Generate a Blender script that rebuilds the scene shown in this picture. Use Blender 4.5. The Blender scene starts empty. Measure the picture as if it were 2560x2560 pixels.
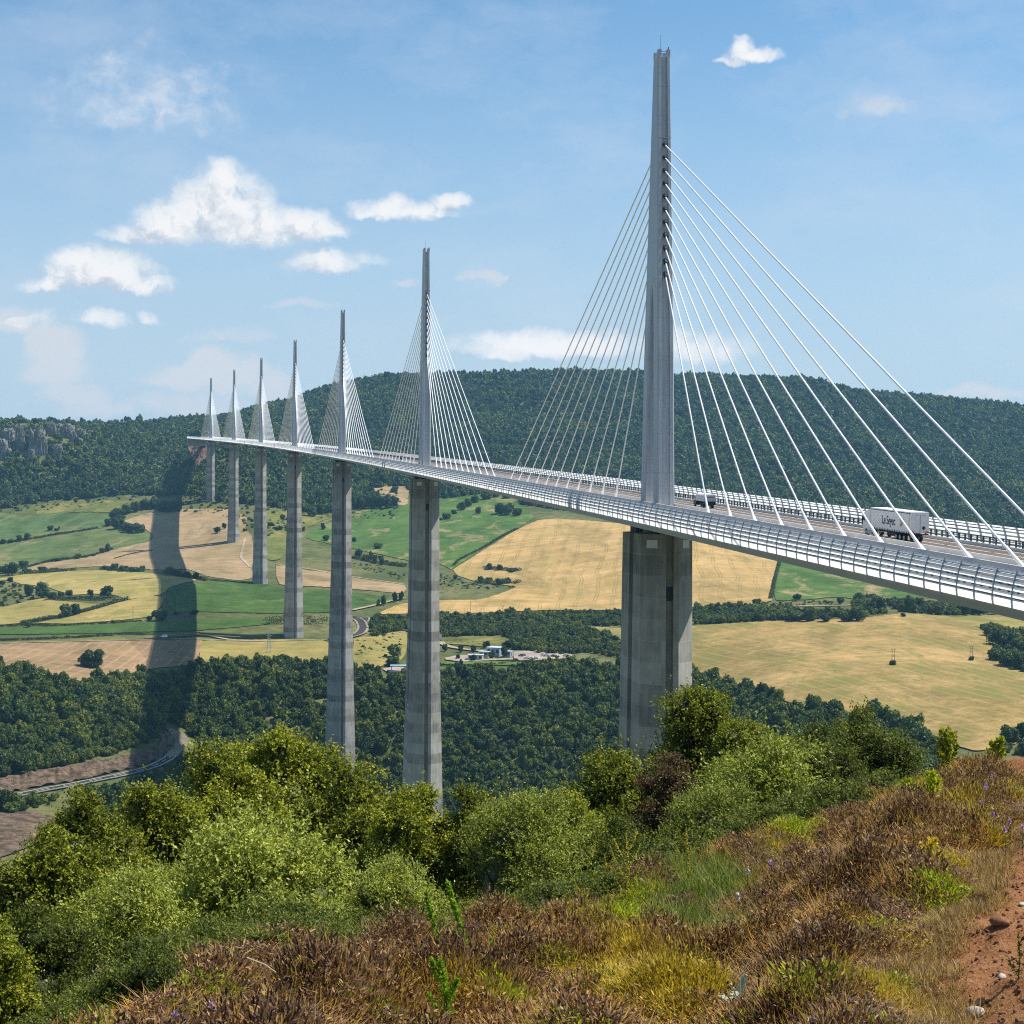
import bpy, math, random
import numpy as np
from mathutils import Vector, Matrix
from mathutils.geometry import delaunay_2d_cdt
R_ = math.radians
rng = np.random.default_rng(7)
random.seed(7)
scn = bpy.context.scene
COL = scn.collection

# ------------------------------------------------------------------ camera model
F, PITCH, ROLL = 4060.79, 0.0183798, 0.0086066
CP, SP = math.cos(PITCH), math.sin(PITCH)
def ray_uv(x, y):
    dx, dy_ = np.asarray(x, float) - 1280, np.asarray(y, float) - 1280
    cx = (dx * math.cos(ROLL) + dy_ * math.sin(ROLL)) / F; cy = (dx * math.sin(ROLL) - dy_ * math.cos(ROLL)) / F
    dy = CP + cy * SP
    return cx / dy, (-SP + cy * CP) / dy            # x per metre of depth, z per metre of depth
def project(P):
    P = np.asarray(P, float); x, y, z = P[..., 0], P[..., 1], P[..., 2]
    d = y * CP - z * SP; u = z * CP + y * SP
    X, Y = F * x / d, -F * u / d; c, s = math.cos(ROLL), math.sin(ROLL)
    return 1280 + X * c - Y * s, 1280 + X * s + Y * c
cam = bpy.data.cameras.new('camera'); camo = bpy.data.objects.new('camera', cam); COL.objects.link(camo)
cam.sensor_width = 36; cam.lens = F / 2560 * 36; cam.clip_start = 0.3; cam.clip_end = 30000
camo.rotation_euler = (Matrix.Rotation(R_(90) - PITCH, 3, 'X') @ Matrix.Rotation(ROLL, 3, 'Z')).to_euler(); scn.camera = camo

# ------------------------------------------------------------------ materials
def mat(name, rough=0.8, spec=0.2):
    m = bpy.data.materials.new(name); m.use_nodes = True
    b = m.node_tree.nodes['Principled BSDF']; b.inputs['Roughness'].default_value = rough
    b.inputs['Specular IOR Level'].default_value = spec
    return m, m.node_tree, b
class N:
    def __init__(s, nt): s.nt = nt
    def new(s, t, **k):
        n = s.nt.nodes.new(t)
        for a, v in k.items(): setattr(n, a, v)
        return n
    def link(s, a, b): s.nt.links.new(a, b)
    def put(s, inp, v):
        if hasattr(v, 'is_output') or isinstance(v, bpy.types.NodeSocket): s.link(v, inp)
        else:
            try: inp.default_value = v
            except Exception: inp.default_value = tuple(v) + (1,)
    def math(s, op, a, b=0.0, c=0.0, clamp=False):
        n = s.new('ShaderNodeMath', operation=op, use_clamp=clamp)
        for i, v in enumerate((a, b, c)): s.put(n.inputs[i], v)
        return n.outputs[0]
    def vec(s, op, a, b=(0, 0, 0), out=0):
        n = s.new('ShaderNodeVectorMath', operation=op); s.put(n.inputs[0], a); s.put(n.inputs[1], b)
        return n.outputs[out]
    def pos(s): return s.new('ShaderNodeNewGeometry').outputs['Position']
    def objc(s): return s.new('ShaderNodeTexCoord').outputs['Object']
    def noise(s, v, scale, detail=4, rough=0.55, out='Fac', dist=0.0):
        n = s.new('ShaderNodeTexNoise'); s.put(n.inputs['Vector'], v); n.inputs['Scale'].default_value = scale
        n.inputs['Detail'].default_value = detail; n.inputs['Roughness'].default_value = rough
        n.inputs['Distortion'].default_value = dist
        return n.outputs[out]
    def ramp(s, f, stops):
        n = s.new('ShaderNodeValToRGB'); e = n.color_ramp.elements
        while len(e) < len(stops): e.new(0.5)
        for i, (p, c) in enumerate(stops):
            e[i].position = p; e[i].color = tuple(c) + (1,) if len(c) == 3 else c
        s.put(n.inputs[0], f); return n.outputs[0]
    def mix(s, f, a, b, mode='MIX'):
        n = s.new('ShaderNodeMix', data_type='RGBA', blend_type=mode)
        s.put(n.inputs[0], f); s.put(n.inputs[6], a if not isinstance(a, tuple) else a + (1,) if len(a) == 3 else a)
        s.put(n.inputs[7], b if not isinstance(b, tuple) else b + (1,) if len(b) == 3 else b)
        return n.outputs[2]
    def scale3(s, v, sc): return s.vec('MULTIPLY', v, sc)
    def bump(s, h, strength, dist, bsdf):
        n = s.new('ShaderNodeBump'); n.inputs['Strength'].default_value = strength; n.inputs['Distance'].default_value = dist
        s.put(n.inputs['Height'], h); s.link(n.outputs[0], bsdf.inputs['Normal'])

def plain(name, col, rough=0.6, spec=0.3, metal=0.0, var=0.12, vscale=1.5):
    m, nt, b = mat(name, rough, spec); n = N(nt)
    f = n.noise(n.objc(), vscale, 5)
    c = n.ramp(f, [(0.3, tuple(x * (1 - var) for x in col)), (0.7, tuple(min(1, x * (1 + var)) for x in col))])
    n.link(c, b.inputs['Base Color']); b.inputs['Metallic'].default_value = metal
    return m

def leafmat(name, stops, trans=0.35, attr=None, tr_col=None, rough=0.55, spec=0.25, extra=None):
    """foliage: colour picked per leaf (attribute) or per plant (object random)"""
    m, nt, b = mat(name, rough, spec); n = N(nt)
    oi = n.new('ShaderNodeObjectInfo').outputs['Random']
    if attr:
        a = n.new('ShaderNodeAttribute', attribute_name=attr).outputs['Fac']
        f = n.math('ADD', n.math('MULTIPLY', a, 0.8), n.math('MULTIPLY', oi, 0.2))
    else:
        a = n.noise(n.objc(), 2.2, 3)
        f = n.math('ADD', n.math('MULTIPLY', oi, 0.62), n.math('MULTIPLY', a, 0.38))
    c = n.ramp(f, stops)
    if extra is not None:
        nz = n.noise(n.pos(), extra[0], 3)
        c = n.mix(n.ramp(nz, [(0.42, (0, 0, 0)), (0.62, (1, 1, 1))]), c, n.mix(1.0, c, extra[1], 'MULTIPLY'))
    n.link(c, b.inputs['Base Color'])
    t = n.new('ShaderNodeBsdfTranslucent')
    tc = n.mix(1.0, c, tr_col or (1.5, 1.6, 0.7), 'MULTIPLY'); n.link(tc, t.inputs['Color'])
    ms = n.new('ShaderNodeMixShader'); ms.inputs[0].default_value = trans
    n.link(b.outputs[0], ms.inputs[1]); n.link(t.outputs[0], ms.inputs[2])
    n.link(ms.outputs[0], nt.nodes['Material Output'].inputs['Surface'])
    return m

# ------------------------------------------------------------------ mesh helpers
def link(name, me, m=None, parent=None, loc=None):
    o = bpy.data.objects.new(name, me); COL.objects.link(o)
    if m is not None and me is not None and len(me.materials) == 0: me.materials.append(m)
    if parent is not None: o.parent = parent
    if loc is not None: o.location = loc
    return o
def np_mesh(name, V, Fq, smooth=False, attr=None):
    """V (n,3), Fq (m,k) array with k = 3 or 4"""
    V = np.ascontiguousarray(V, np.float32); Fq = np.ascontiguousarray(Fq, np.int32)
    me = bpy.data.meshes.new(name); k = Fq.shape[1]
    me.vertices.add(len(V)); me.vertices.foreach_set('co', V.ravel())
    me.loops.add(Fq.size); me.loops.foreach_set('vertex_index', Fq.ravel())
    me.polygons.add(len(Fq)); me.polygons.foreach_set('loop_start', np.arange(len(Fq), dtype=np.int32) * k)
    me.polygons.foreach_set('loop_total', np.full(len(Fq), k, np.int32))
    if smooth: me.polygons.foreach_set('use_smooth', np.ones(len(Fq), bool))
    if attr is not None:
        a = me.attributes.new('rnd', 'FLOAT', 'POINT'); a.data.foreach_set('value', np.ascontiguousarray(attr, np.float32))
    me.update(calc_edges=True); return me
class MB:
    def __init__(s): s.v = []; s.f = []
    def add(s, vs, fs):
        k = len(s.v); s.v += [tuple(p) for p in vs]; s.f += [tuple(i + k for i in f) for f in fs]
    def box(s, c, d, M=None):
        x, y, z = (q / 2 for q in d)
        vs = [Vector((c[0] + a * x, c[1] + b * y, c[2] + e * z)) for a in (-1, 1) for b in (-1, 1) for e in (-1, 1)]
        if M is not None: vs = [M @ p for p in vs]
        s.add(vs, [(0, 1, 3, 2), (4, 6, 7, 5), (0, 4, 5, 1), (2, 3, 7, 6), (0, 2, 6, 4), (1, 5, 7, 3)])
    def tube(s, p0, p1, r0, r1=None, n=6, cap=True):
        p0, p1 = Vector(p0), Vector(p1); r1 = r0 if r1 is None else r1
        q = (p1 - p0).to_track_quat('Z', 'Y'); vs = []
        for p, r in ((p0, r0), (p1, r1)):
            for i in range(n):
                a = 2 * math.pi * i / n; vs.append(p + q @ Vector((r * math.cos(a), r * math.sin(a), 0)))
        fs = [(i, (i + 1) % n, n + (i + 1) % n, n + i) for i in range(n)]
        if cap: fs += [tuple(range(n - 1, -1, -1)), tuple(range(n, 2 * n))]
        s.add(vs, fs)
    def path(s, pts, rs, n=6):
        for i in range(len(pts) - 1): s.tube(pts[i], pts[i + 1], rs[i], rs[i + 1], n, True)
    def loft(s, rings, cap=True):
        n = len(rings[0]); vs = [p for r in rings for p in r]; fs = []
        for k in range(len(rings) - 1):
            for i in range(n):
                j = (i + 1) % n; fs.append((k * n + i, k * n + j, (k + 1) * n + j, (k + 1) * n + i))
        if cap: fs += [tuple(range(n - 1, -1, -1)), tuple((len(rings) - 1) * n + i for i in range(n))]
        s.add(vs, fs)
    def mesh(s, name, smooth=False):
        me = bpy.data.meshes.new(name); me.from_pydata(s.v, [], s.f); me.update()
        if smooth: me.polygons.foreach_set('use_smooth', np.ones(len(me.polygons), bool))
        return me
    def build(s, name, m, parent=None, smooth=False, loc=None):
        return link(name, s.mesh(name, smooth), m, parent, loc)
def tag(o, label=None, cat=None, group=None, kind=None):
    if label: o['label'] = label
    if cat: o['category'] = cat
    if group: o['group'] = group
    if kind: o['kind'] = kind
    return o
def empty(name, loc=(0, 0, 0), rz=0.0, label=None, cat=None, group=None):
    o = bpy.data.objects.new(name, None); COL.objects.link(o); o.location = loc; o.rotation_euler = (0, 0, rz)
    o.empty_display_size = 0.5
    return tag(o, label, cat, group)
def copy_tree(o, parent=None):
    c = o.copy(); COL.objects.link(c); c.parent = parent
    for ch in list(o.children): copy_tree(ch, c)
    return c

# ------------------------------------------------------------------ terrain
def pchip_slopes(X, Y):
    h = np.diff(X)[:, None]; d = np.diff(Y, axis=0) / h
    m = np.zeros_like(Y); w1 = 2 * h[1:] + h[:-1]; w2 = h[1:] + 2 * h[:-1]
    same = d[1:] * d[:-1] > 0
    with np.errstate(divide='ignore', invalid='ignore'): hm = (w1 + w2) / (w1 / d[:-1] + w2 / d[1:])
    m[1:-1] = np.where(same, hm, 0); m[0] = d[0]; m[-1] = d[-1]
    return m
def pchip(X, Y, q):
    """X (n,), Y (n,k), q (p,) -> (p,k)"""
    m = pchip_slopes(X, Y); q = np.clip(q, X[0], X[-1]); i = np.clip(np.searchsorted(X, q) - 1, 0, len(X) - 2)
    h = (X[i + 1] - X[i])[:, None]; t = ((q - X[i]) / (X[i + 1] - X[i]))[:, None]
    return ((1 + 2 * t) * (1 - t) ** 2) * Y[i] + t * (1 - t) ** 2 * h * m[i] + t * t * (3 - 2 * t) * Y[i + 1] + t * t * (t - 1) * h * m[i + 1]
DR = np.array([80, 200, 310, 400, 600, 700, 800, 900, 1000, 1100, 1200, 1300, 1450, 1600, 1750, 1900, 2050, 2200, 2350, 2430, 2550, 2700, 3000, 3400, 4000, 7500.])
TC = {
 0:    [2560, 2560, 2540, 2520, 2250, 2095, 1995, 1860, 1712, 1668, 1620, 1575, 1530, 1478, 1440, 1408, 1370, 1318, 1260, 1205, 1085, 1058, 1049, 1047, 1050, 1090],
 270:  [2580, 2580, 2550, 2540, 2340, 2140, 1992, 1884, 1772, 1712, 1640, 1577, 1514, 1459, 1428, 1395, 1355, 1304, 1249, 1213, 1150, 1100, 1062, 1052, 1050, 1090],
 430:  [2590, 2590, 2560, 2560, 2420, 2180, 1990, 1900, 1845, 1756, 1655, 1578, 1505, 1449, 1421, 1389, 1346, 1297, 1243, 1217, 1179, 1128, 1066, 1051, 1048, 1090],
 520:  [2590, 2590, 2560, 2600, 2500, 2260, 2060, 1960, 1890, 1770, 1658, 1585, 1512, 1455, 1425, 1383, 1338, 1292, 1232, 1200, 1100, 1088, 1060, 1046, 1046, 1080],
 650:  [2590, 2590, 2570, 2640, 2640, 2430, 2250, 2110, 1965, 1760, 1655, 1596, 1522, 1470, 1432, 1376, 1325, 1280, 1236, 1205, 1160, 1120, 1046, 1016, 1022, 1070],
 860:  [2590, 2590, 2570, 2660, 2740, 2560, 2360, 2180, 2030, 1780, 1655, 1600, 1530, 1475, 1435, 1390, 1345, 1300, 1250, 1225, 1190, 1140, 1030, 955, 972, 1060],
 1100: [2600, 2600, 2575, 2660, 2760, 2600, 2360, 2150, 1985, 1785, 1668, 1612, 1550, 1492, 1440, 1380, 1330, 1290, 1255, 1235, 1200, 1150, 1030, 930, 950, 1050],
 1400: [2600, 2600, 2575, 2660, 2740, 2560, 2300, 2080, 1910, 1755, 1662, 1610, 1552, 1492, 1420, 1350, 1310, 1280, 1250, 1230, 1195, 1145, 1030, 924, 945, 1050],
 1700: [2600, 2600, 2570, 2620, 2600, 2400, 2130, 1930, 1790, 1700, 1630, 1572, 1526, 1455, 1385, 1340, 1310, 1285, 1255, 1238, 1205, 1155, 1035, 930, 950, 1050],
 2000: [2600, 2600, 2560, 2560, 2450, 2200, 1960, 1800, 1702, 1640, 1592, 1546, 1502, 1450, 1410, 1370, 1335, 1300, 1270, 1250, 1220, 1170, 1050, 952, 968, 1060],
 2300: [2600, 2600, 2560, 2520, 2350, 2080, 1900, 1775, 1685, 1622, 1576, 1533, 1492, 1455, 1420, 1385, 1350, 1320, 1290, 1270, 1235, 1190, 1080, 987, 994, 1070],
 2560: [2600, 2600, 2560, 2520, 2300, 2040, 1870, 1760, 1690, 1632, 1586, 1545, 1505, 1465, 1430, 1395, 1360, 1330, 1300, 1280, 1245, 1200, 1100, 1014, 1018, 1080]}
TC[-400] = [TC[0][i] + 6 for i in range(len(DR))]; TC[-1800] = [TC[0][i] + 20 for i in range(len(DR))]
TC[3100] = [TC[2560][i] + (25 if i > 20 else 5) for i in range(len(DR))]; TC[4400] = [TC[2560][i] + (60 if i > 20 else 10) for i in range(len(DR))]
XC = np.array(sorted(TC)); TY = np.array([TC[x] for x in XC], float)
TY[:, 22:25] += np.where(XC < 400, 17, np.where(XC < 560, 12, 17))[:, None]; TY[:, 21] += np.where(XC < 400, 12, 4)
UC = ray_uv(XC, XC * 0 + 1500)[0]
TV = ray_uv(XC[:, None] + TY * 0, TY)[1]                                   # slope table (col, row)
LD = np.log(DR)
LDF = np.linspace(LD[0], LD[-1], 900)
TVF = pchip(LD, TV.T, LDF).T                               # (cols, 900)
M_ = pchip_slopes(UC, TVF)
def sines(x, y, seed, lam, n=7):
    r = np.random.default_rng(seed); s = 0
    for _ in range(n):
        a = r.uniform(0, 6.283); l = lam * r.uniform(0.6, 1.7); s = s + np.sin((x * math.cos(a) + y * math.sin(a)) * 6.283 / l + r.uniform(0, 6.283))
    return s / math.sqrt(n)
UCB = np.array([-0.9, -0.4, -0.27, -0.22, -0.14, -0.05, 0.05, 0.15, 0.25, 0.33, 0.9]); DCB = np.array([3.2, 4.0, 5.2, 6.0, 7.2, 8.8, 11, 14, 16, 18, 22.])
def z_near(x, y):
    x = np.asarray(x) / 2; y = np.asarray(y) / 2
    d = np.maximum(y, 0.25); u = np.clip(x / np.maximum(d, 3.0), -0.9, 0.9)
    uc = UCB; dc = np.interp(u, uc, DCB)
    vc = np.interp(u, uc, [-0.55, -0.50, -0.385, -0.322, -0.302, -0.298, -0.268, -0.223, -0.187, -0.164, -0.15])
    zc = vc * dc - 0.11
    pre = -1.75 + (zc + 1.75) * np.clip(d / dc, 0, 1)
    post = np.maximum(d - dc, 0); fall = 0.42 * post - 0.42 * 1.6 * (1 - np.exp(-post / 1.6))
    w = np.clip((d - 1) / 3, 0, 1)
    return 2 * (pre - fall + 0.05 * w * sines(x, y, 3, 1.3) + 0.03 * w * sines(x, y, 5, 0.6))
def z_main(u, y):
    q = np.clip((np.log(y) - LD[0]) / (LD[-1] - LD[0]) * 899, 0, 898.999); k = q.astype(int); t = q - k
    uu = np.clip(u, UC[0], UC[-1]); i = np.clip(np.searchsorted(UC, uu) - 1, 0, len(UC) - 2)
    h = UC[i + 1] - UC[i]; s = (uu - UC[i]) / h
    def at(i, k): return TVF[i, k] * (1 - t) + TVF[i, k + 1] * t
    def ms(i, k): return M_[i, k] * (1 - t) + M_[i, k + 1] * t
    v = ((1 + 2 * s) * (1 - s) ** 2) * at(i, k) + s * (1 - s) ** 2 * h * ms(i, k) + s * s * (3 - 2 * s) * at(i + 1, k) + s * s * (s - 1) * h * ms(i + 1, k)
    x = u * y; amp = np.clip((y - 2300) / 500, 0, 1)
    return v * y + 0.8 * sines(x, y, 11, 260) + amp * 6 * sines(x, y, 12, 330) + amp * 3 * sines(x, y, 13, 140)
def ztop(x, y):
    x = np.asarray(x, float); y = np.asarray(y, float)
    w = np.clip((y - 45) / 40, 0, 1); w = w * w * (3 - 2 * w)
    yy = np.maximum(y, 1.0)
    return np.where(w > 0, z_main(x / np.maximum(yy, 40), np.maximum(yy, 81.)), 0) * w + np.where(w < 1, z_near(x, yy), 0) * (1 - w)
GD = np.exp(np.linspace(math.log(640), math.log(4200), 1400))
def ground(px, py):
    """point of the terrain seen at a photograph pixel"""
    u, v = ray_uv(np.atleast_1d(px), np.atleast_1d(py)); out = np.zeros((len(u), 3))
    for a in range(0, len(u), 1200):
        uu, vv = u[a:a + 1200, None], v[a:a + 1200, None]
        Zr = z_main(np.repeat(uu, len(GD), 1), np.repeat(GD[None], len(uu), 0)) / GD - vv
        hit = (Zr[:, 1:] >= 0) & (Zr[:, :-1] < 0); k = np.argmax(hit, 1)
        k = np.where(hit.any(1), k, 1200); i = np.arange(len(uu)); f0, f1 = Zr[i, k], Zr[i, k + 1]
        t = np.clip(-f0 / np.where(f1 == f0, 1, f1 - f0), 0, 1); d = GD[k] * (1 - t) + GD[k + 1] * t
        out[a:a + 1200] = np.c_[uu[:, 0] * d, d, z_main(uu[:, 0], d)]
    return out
def grid_faces(nr, nc):
    i = np.arange(nr * nc).reshape(nr, nc)
    return np.stack([i[:-1, :-1], i[:-1, 1:], i[1:, 1:], i[1:, :-1]], -1).reshape(-1, 4)

def ground_material(name, c1, c2, c3, s1, s2, bump=0.3):
    m, nt, b = mat(name, 0.95, 0.05); n = N(nt); p = n.pos()
    a = n.noise(p, s1, 6, 0.6); c = n.noise(p, s2, 5, 0.65)
    k = n.mix(n.ramp(a, [(0.4, (0, 0, 0)), (0.6, (1, 1, 1))]), c1, c2)
    k = n.mix(n.ramp(c, [(0.45, (0, 0, 0)), (0.7, (1, 1, 1))]), k, c3)
    n.link(k, b.inputs['Base Color']); n.bump(n.noise(p, s2 * 6, 6), bump, 0.4, b)
    return m
M_ground = ground_material('scrub_ground', (0.075, 0.095, 0.03), (0.16, 0.15, 0.06), (0.05, 0.065, 0.025), 0.012, 0.11)
uu = np.unique(np.concatenate([np.linspace(-0.74, -0.34, 50), np.linspace(-0.34, 0.34, 560), np.linspace(0.34, 0.74, 50)]))
dd = np.exp(np.linspace(math.log(60), math.log(7000), 430))
UU, DD = np.meshgrid(uu, dd)
Zt = ztop(UU * DD, DD); Zt = np.where(DD < 80, Zt - 0.6, Zt)
ter = link('terrain', np_mesh('terrain', np.stack([UU * DD, DD, Zt], -1).reshape(-1, 3), grid_faces(*UU.shape), True), M_ground)
tag(ter, kind='structure')
gx = np.linspace(-70, 70, 330); gy = np.concatenate([np.linspace(-18, 0, 20)[:-1], np.linspace(0, 50, 230)[:-1], np.linspace(50, 84, 50)])
GX, GY = np.meshgrid(gx, gy)
m_, nt_, b_ = mat('hillside_soil', 0.95, 0.05); n_ = N(nt_); p_ = n_.pos()
n_.link(n_.ramp(n_.noise(p_, 1.3, 6, 0.65), [(0.3, (0.025, 0.016, 0.009)), (0.5, (0.05, 0.032, 0.016)), (0.72, (0.09, 0.065, 0.028))]), b_.inputs['Base Color'])
n_.bump(n_.noise(p_, 14, 6, 0.7), 0.6, 0.06, b_)
hill = link('hillside', np_mesh('hillside', np.stack([GX, GY, ztop(GX, np.maximum(GY, 0.3))], -1).reshape(-1, 3), grid_faces(*GX.shape), True), m_)
tag(hill, kind='structure')
# ------------------------------------------------------------------ fields, paths, rock
def field_mat(name, lo, hi, patch=None, thr=0.58, ps=0.03, stripe=None, fine=0.25, bump=0.15):
    m, nt, b = mat(name, 0.95, 0.05); n = N(nt); p = n.pos()
    big = n.noise(p, 0.012, 5, 0.6); fi = n.noise(p, fine, 6, 0.65)
    c = n.mix(n.ramp(n.math('ADD', n.math('MULTIPLY', big, 0.55), n.math('MULTIPLY', fi, 0.45)), [(0.38, (0, 0, 0)), (0.60, (1, 1, 1))]), lo, hi)
    mid_ = n.noise(n.scale3(p, (0.35, 1, 1)), 0.09, 6, 0.7, dist=0.6); gr_ = n.noise(p, 0.7, 4, 0.7)
    kk = n.ramp(n.math('ADD', n.math('MULTIPLY', mid_, 0.6), n.math('MULTIPLY', gr_, 0.4)), [(0.33, (0.52, 0.58, 0.50)), (0.5, (0.92, 0.92, 0.92)), (0.66, (1.22, 1.19, 1.16))])
    c = n.mix(1.0, c, kk, 'MULTIPLY')
    lg_ = n.noise(n.scale3(p, (1, 0.4, 1)), 0.018, 5, 0.7, dist=1.0); c = n.mix(1.0, c, n.ramp(lg_, [(0.36, (0.70, 0.74, 0.68)), (0.5, (1, 1, 1)), (0.64, (1.18, 1.14, 1.12))]), 'MULTIPLY')
    if patch:
        a = n.noise(n.scale3(p, (1, 0.55, 1)), ps, 9, 0.74, dist=0.5)
        c = n.mix(n.ramp(a, [(thr - 0.05, (0, 0, 0)), (thr + 0.07, (1, 1, 1))]), c, patch)
    if stripe:
        k, sp, amt, col, wid, pair = stripe
        s = n.new('ShaderNodeSeparateXYZ'); n.link(p, s.inputs[0])
        wob = n.math('MULTIPLY', n.math('SUBTRACT', n.noise(p, 0.006, 3), 0.5), sp * 1.6)
        q = n.math('ADD', n.math('SUBTRACT', s.outputs[0], n.math('MULTIPLY', s.outputs[1], k)), wob)
        fr = n.math('FRACT', n.math('DIVIDE', q, sp))
        l = n.math('LESS_THAN', n.math('ABSOLUTE', n.math('SUBTRACT', fr, 0.5)), wid)
        if pair: l = n.math('MAXIMUM', l, n.math('LESS_THAN', n.math('ABSOLUTE', n.math('SUBTRACT', fr, 0.5 + pair)), wid))
        l = n.math('MULTIPLY', l, n.math('MULTIPLY', n.ramp(n.noise(p, 0.05, 4), [(0.35, (0.2, 0.2, 0.2)), (0.6, (1, 1, 1))]), amt))
        c = n.mix(l, c, col)
    c = n.mix(1.0, c, (0.80, 0.77, 0.76), 'MULTIPLY')
    n.link(c, b.inputs['Base Color']); n.bump(n.noise(p, 0.8, 5), bump, 0.5, b)
    return m
GRN, DGRN, TAN, GOLD = (0.07, 0.15, 0.032), (0.045, 0.115, 0.025), (0.40, 0.29, 0.155), (0.52, 0.36, 0.13)
FM = {
 'green_left': field_mat('young_crop', (0.085, 0.15, 0.05), (0.13, 0.19, 0.065), (0.24, 0.22, 0.09), 0.56, 0.012),
 'green_pale': field_mat('pale_pasture', (0.10, 0.16, 0.05), (0.16, 0.20, 0.07), (0.36, 0.27, 0.15), 0.60, 0.01),
 'tan': field_mat('stubble_tan', (0.34, 0.25, 0.135), (0.44, 0.33, 0.19), (0.30, 0.25, 0.10), 0.60, 0.01, (0.3, 7, 0.25, (0.28, 0.2, 0.1), 0.12, 0)),
 'yellow': field_mat('dry_meadow', (0.38, 0.33, 0.10), (0.50, 0.39, 0.16), (0.26, 0.27, 0.07), 0.57, 0.014),
 'khaki': field_mat('dry_pasture', (0.30, 0.27, 0.085), (0.38, 0.31, 0.11), (0.22, 0.23, 0.065), 0.58, 0.02),
 'yellow_stripe': field_mat('mown_meadow', (0.36, 0.31, 0.10), (0.44, 0.34, 0.13), (0.17, 0.21, 0.05), 0.55, 0.02),
 'bright': field_mat('lucerne', (0.062, 0.125, 0.03), (0.085, 0.15, 0.036), (0.15, 0.20, 0.06), 0.58, 0.02),
 'plough': field_mat('harrowed_soil', (0.30, 0.205, 0.115), (0.36, 0.25, 0.14), (0.25, 0.19, 0.085), 0.58, 0.02, (0.02, 9, 0.5, (0.48, 0.34, 0.19), 0.10, 0)),
 'patchy': field_mat('patchy_pasture', (0.075, 0.155, 0.035), (0.11, 0.19, 0.045), (0.38, 0.29, 0.15), 0.575, 0.022),
 'gold': field_mat('ripe_wheat', (0.46, 0.325, 0.125), (0.56, 0.39, 0.165), (0.38, 0.31, 0.10), 0.60, 0.014, (0.09, 17, 0.55, (0.24, 0.19, 0.06), 0.04, 0.16)),
 'gold2': field_mat('dry_grassland', (0.32, 0.235, 0.08), (0.50, 0.355, 0.15), (0.22, 0.205, 0.06), 0.53, 0.03, (-0.35, 11, 0.28, (0.60, 0.46, 0.24), 0.07, 0)),
 'scrubgreen': field_mat('rough_grass', (0.12, 0.155, 0.04), (0.2, 0.21, 0.06), (0.30, 0.25, 0.09), 0.56, 0.03),
 'gravel': field_mat('pale_gravel', (0.36, 0.31, 0.26), (0.46, 0.40, 0.34)),
 'lawn': field_mat('mown_lawn', (0.10, 0.19, 0.035), (0.14, 0.22, 0.05)),
}
def Z6(pts): return [(x * 0.26915, 1200 + y * 0.26915) for x, y in pts]
def Z5(pts): return [(440 + x * 0.26915, 900 + y * 0.26915) for x, y in pts]
def Z4(pts): return [(880 + x * 0.21739, 1050 + y * 0.21739) for x, y in pts]
def Z7(pts): return [(x * 0.34161, 1560 + y * 0.34161) for x, y in pts]
def Z3(pts): return [(1700 + x * 0.44513, 1380 + y * 0.44513) for x, y in pts]
def Z9(pts): return [(900 + x * 0.34161, 1480 + y * 0.34161) for x, y in pts]
def ZP(pts): return [(640 + x * 0.27950, 1460 + y * 0.27950) for x, y in pts]
def ZS(pts): return [(880 + x * 0.30021, 1560 + y * 0.30021) for x, y in pts]
def inpoly(px, py, poly):
    px, py = np.asarray(px), np.asarray(py); r = np.zeros(px.shape, bool); n = len(poly)
    for i in range(n):
        (x0, y0), (x1, y1) = poly[i], poly[(i + 1) % n]
        if y0 == y1: continue
        c = ((y0 > py) != (y1 > py)) & (px < (x1 - x0) * (py - y0) / (y1 - y0) + x0); r ^= c
    return r
def smooth_poly(poly, step=9, jit=1.0):
    out = []; n = len(poly)
    for i in range(n):
        p0, p1, p2, p3 = (np.array(poly[(i + k) % n], float) for k in (-1, 0, 1, 2))
        L = np.hypot(*(p2 - p1)); k = max(1, int(L / step))
        for j in range(k):
            t = j / k
            c = 0.5 * (2 * p1 + (p2 - p0) * t + (2 * p0 - 5 * p1 + 4 * p2 - p3) * t * t + (3 * p1 - p0 - 3 * p2 + p3) * t ** 3)
            l = p1 * (1 - t) + p2 * t
            out.append(c * 0.5 + l * 0.5 + [random.uniform(-jit, jit), random.uniform(-jit, jit) * 0.5])
    return out
FIELD_POLYS = []
def drape(name, poly, m, lift, kind='structure', sx=14, sy=3.2, jit=1.2, rough=0.0):
    b = smooth_poly(poly, 9, jit); FIELD_POLYS.append([tuple(p) for p in b])
    xs = [p[0] for p in b]; ys = [p[1] for p in b]
    gx, gy = np.meshgrid(np.arange(min(xs), max(xs), sx), np.arange(min(ys), max(ys), sy))
    gx = gx + (np.arange(gx.shape[0]) % 2)[:, None] * sx / 2; gx, gy = gx.ravel(), gy.ravel()
    k = inpoly(gx, gy, b); vs = [Vector(p) for p in b] + [Vector(p) for p in zip(gx[k], gy[k])]
    ed = [(i, (i + 1) % len(b)) for i in range(len(b))]
    r = delaunay_2d_cdt(vs, ed, [], 1, 1e-4)
    V = np.array([tuple(p) for p in r[0]]); P = ground(V[:, 0], V[:, 1]); P[:, 2] += lift
    if rough: P[:, 2] += rough * (sines(P[:, 0], P[:, 1], 31, 9) + 0.7 * sines(P[:, 0], P[:, 1], 32, 4)); P[:, 1] += rough * sines(P[:, 0], P[:, 1], 33, 5)
    tri = np.array([list(f)[::-1] for f in r[2] if len(f) == 3])
    a, bb, c = P[tri[:, 0]], P[tri[:, 1]], P[tri[:, 2]]
    nz = np.cross(bb - a, c - a)[:, 2]; tri = np.where((nz < 0)[:, None], tri[:, ::-1], tri)
    return tag(link(name, np_mesh(name, P, tri, True), m), kind=kind)
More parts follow.
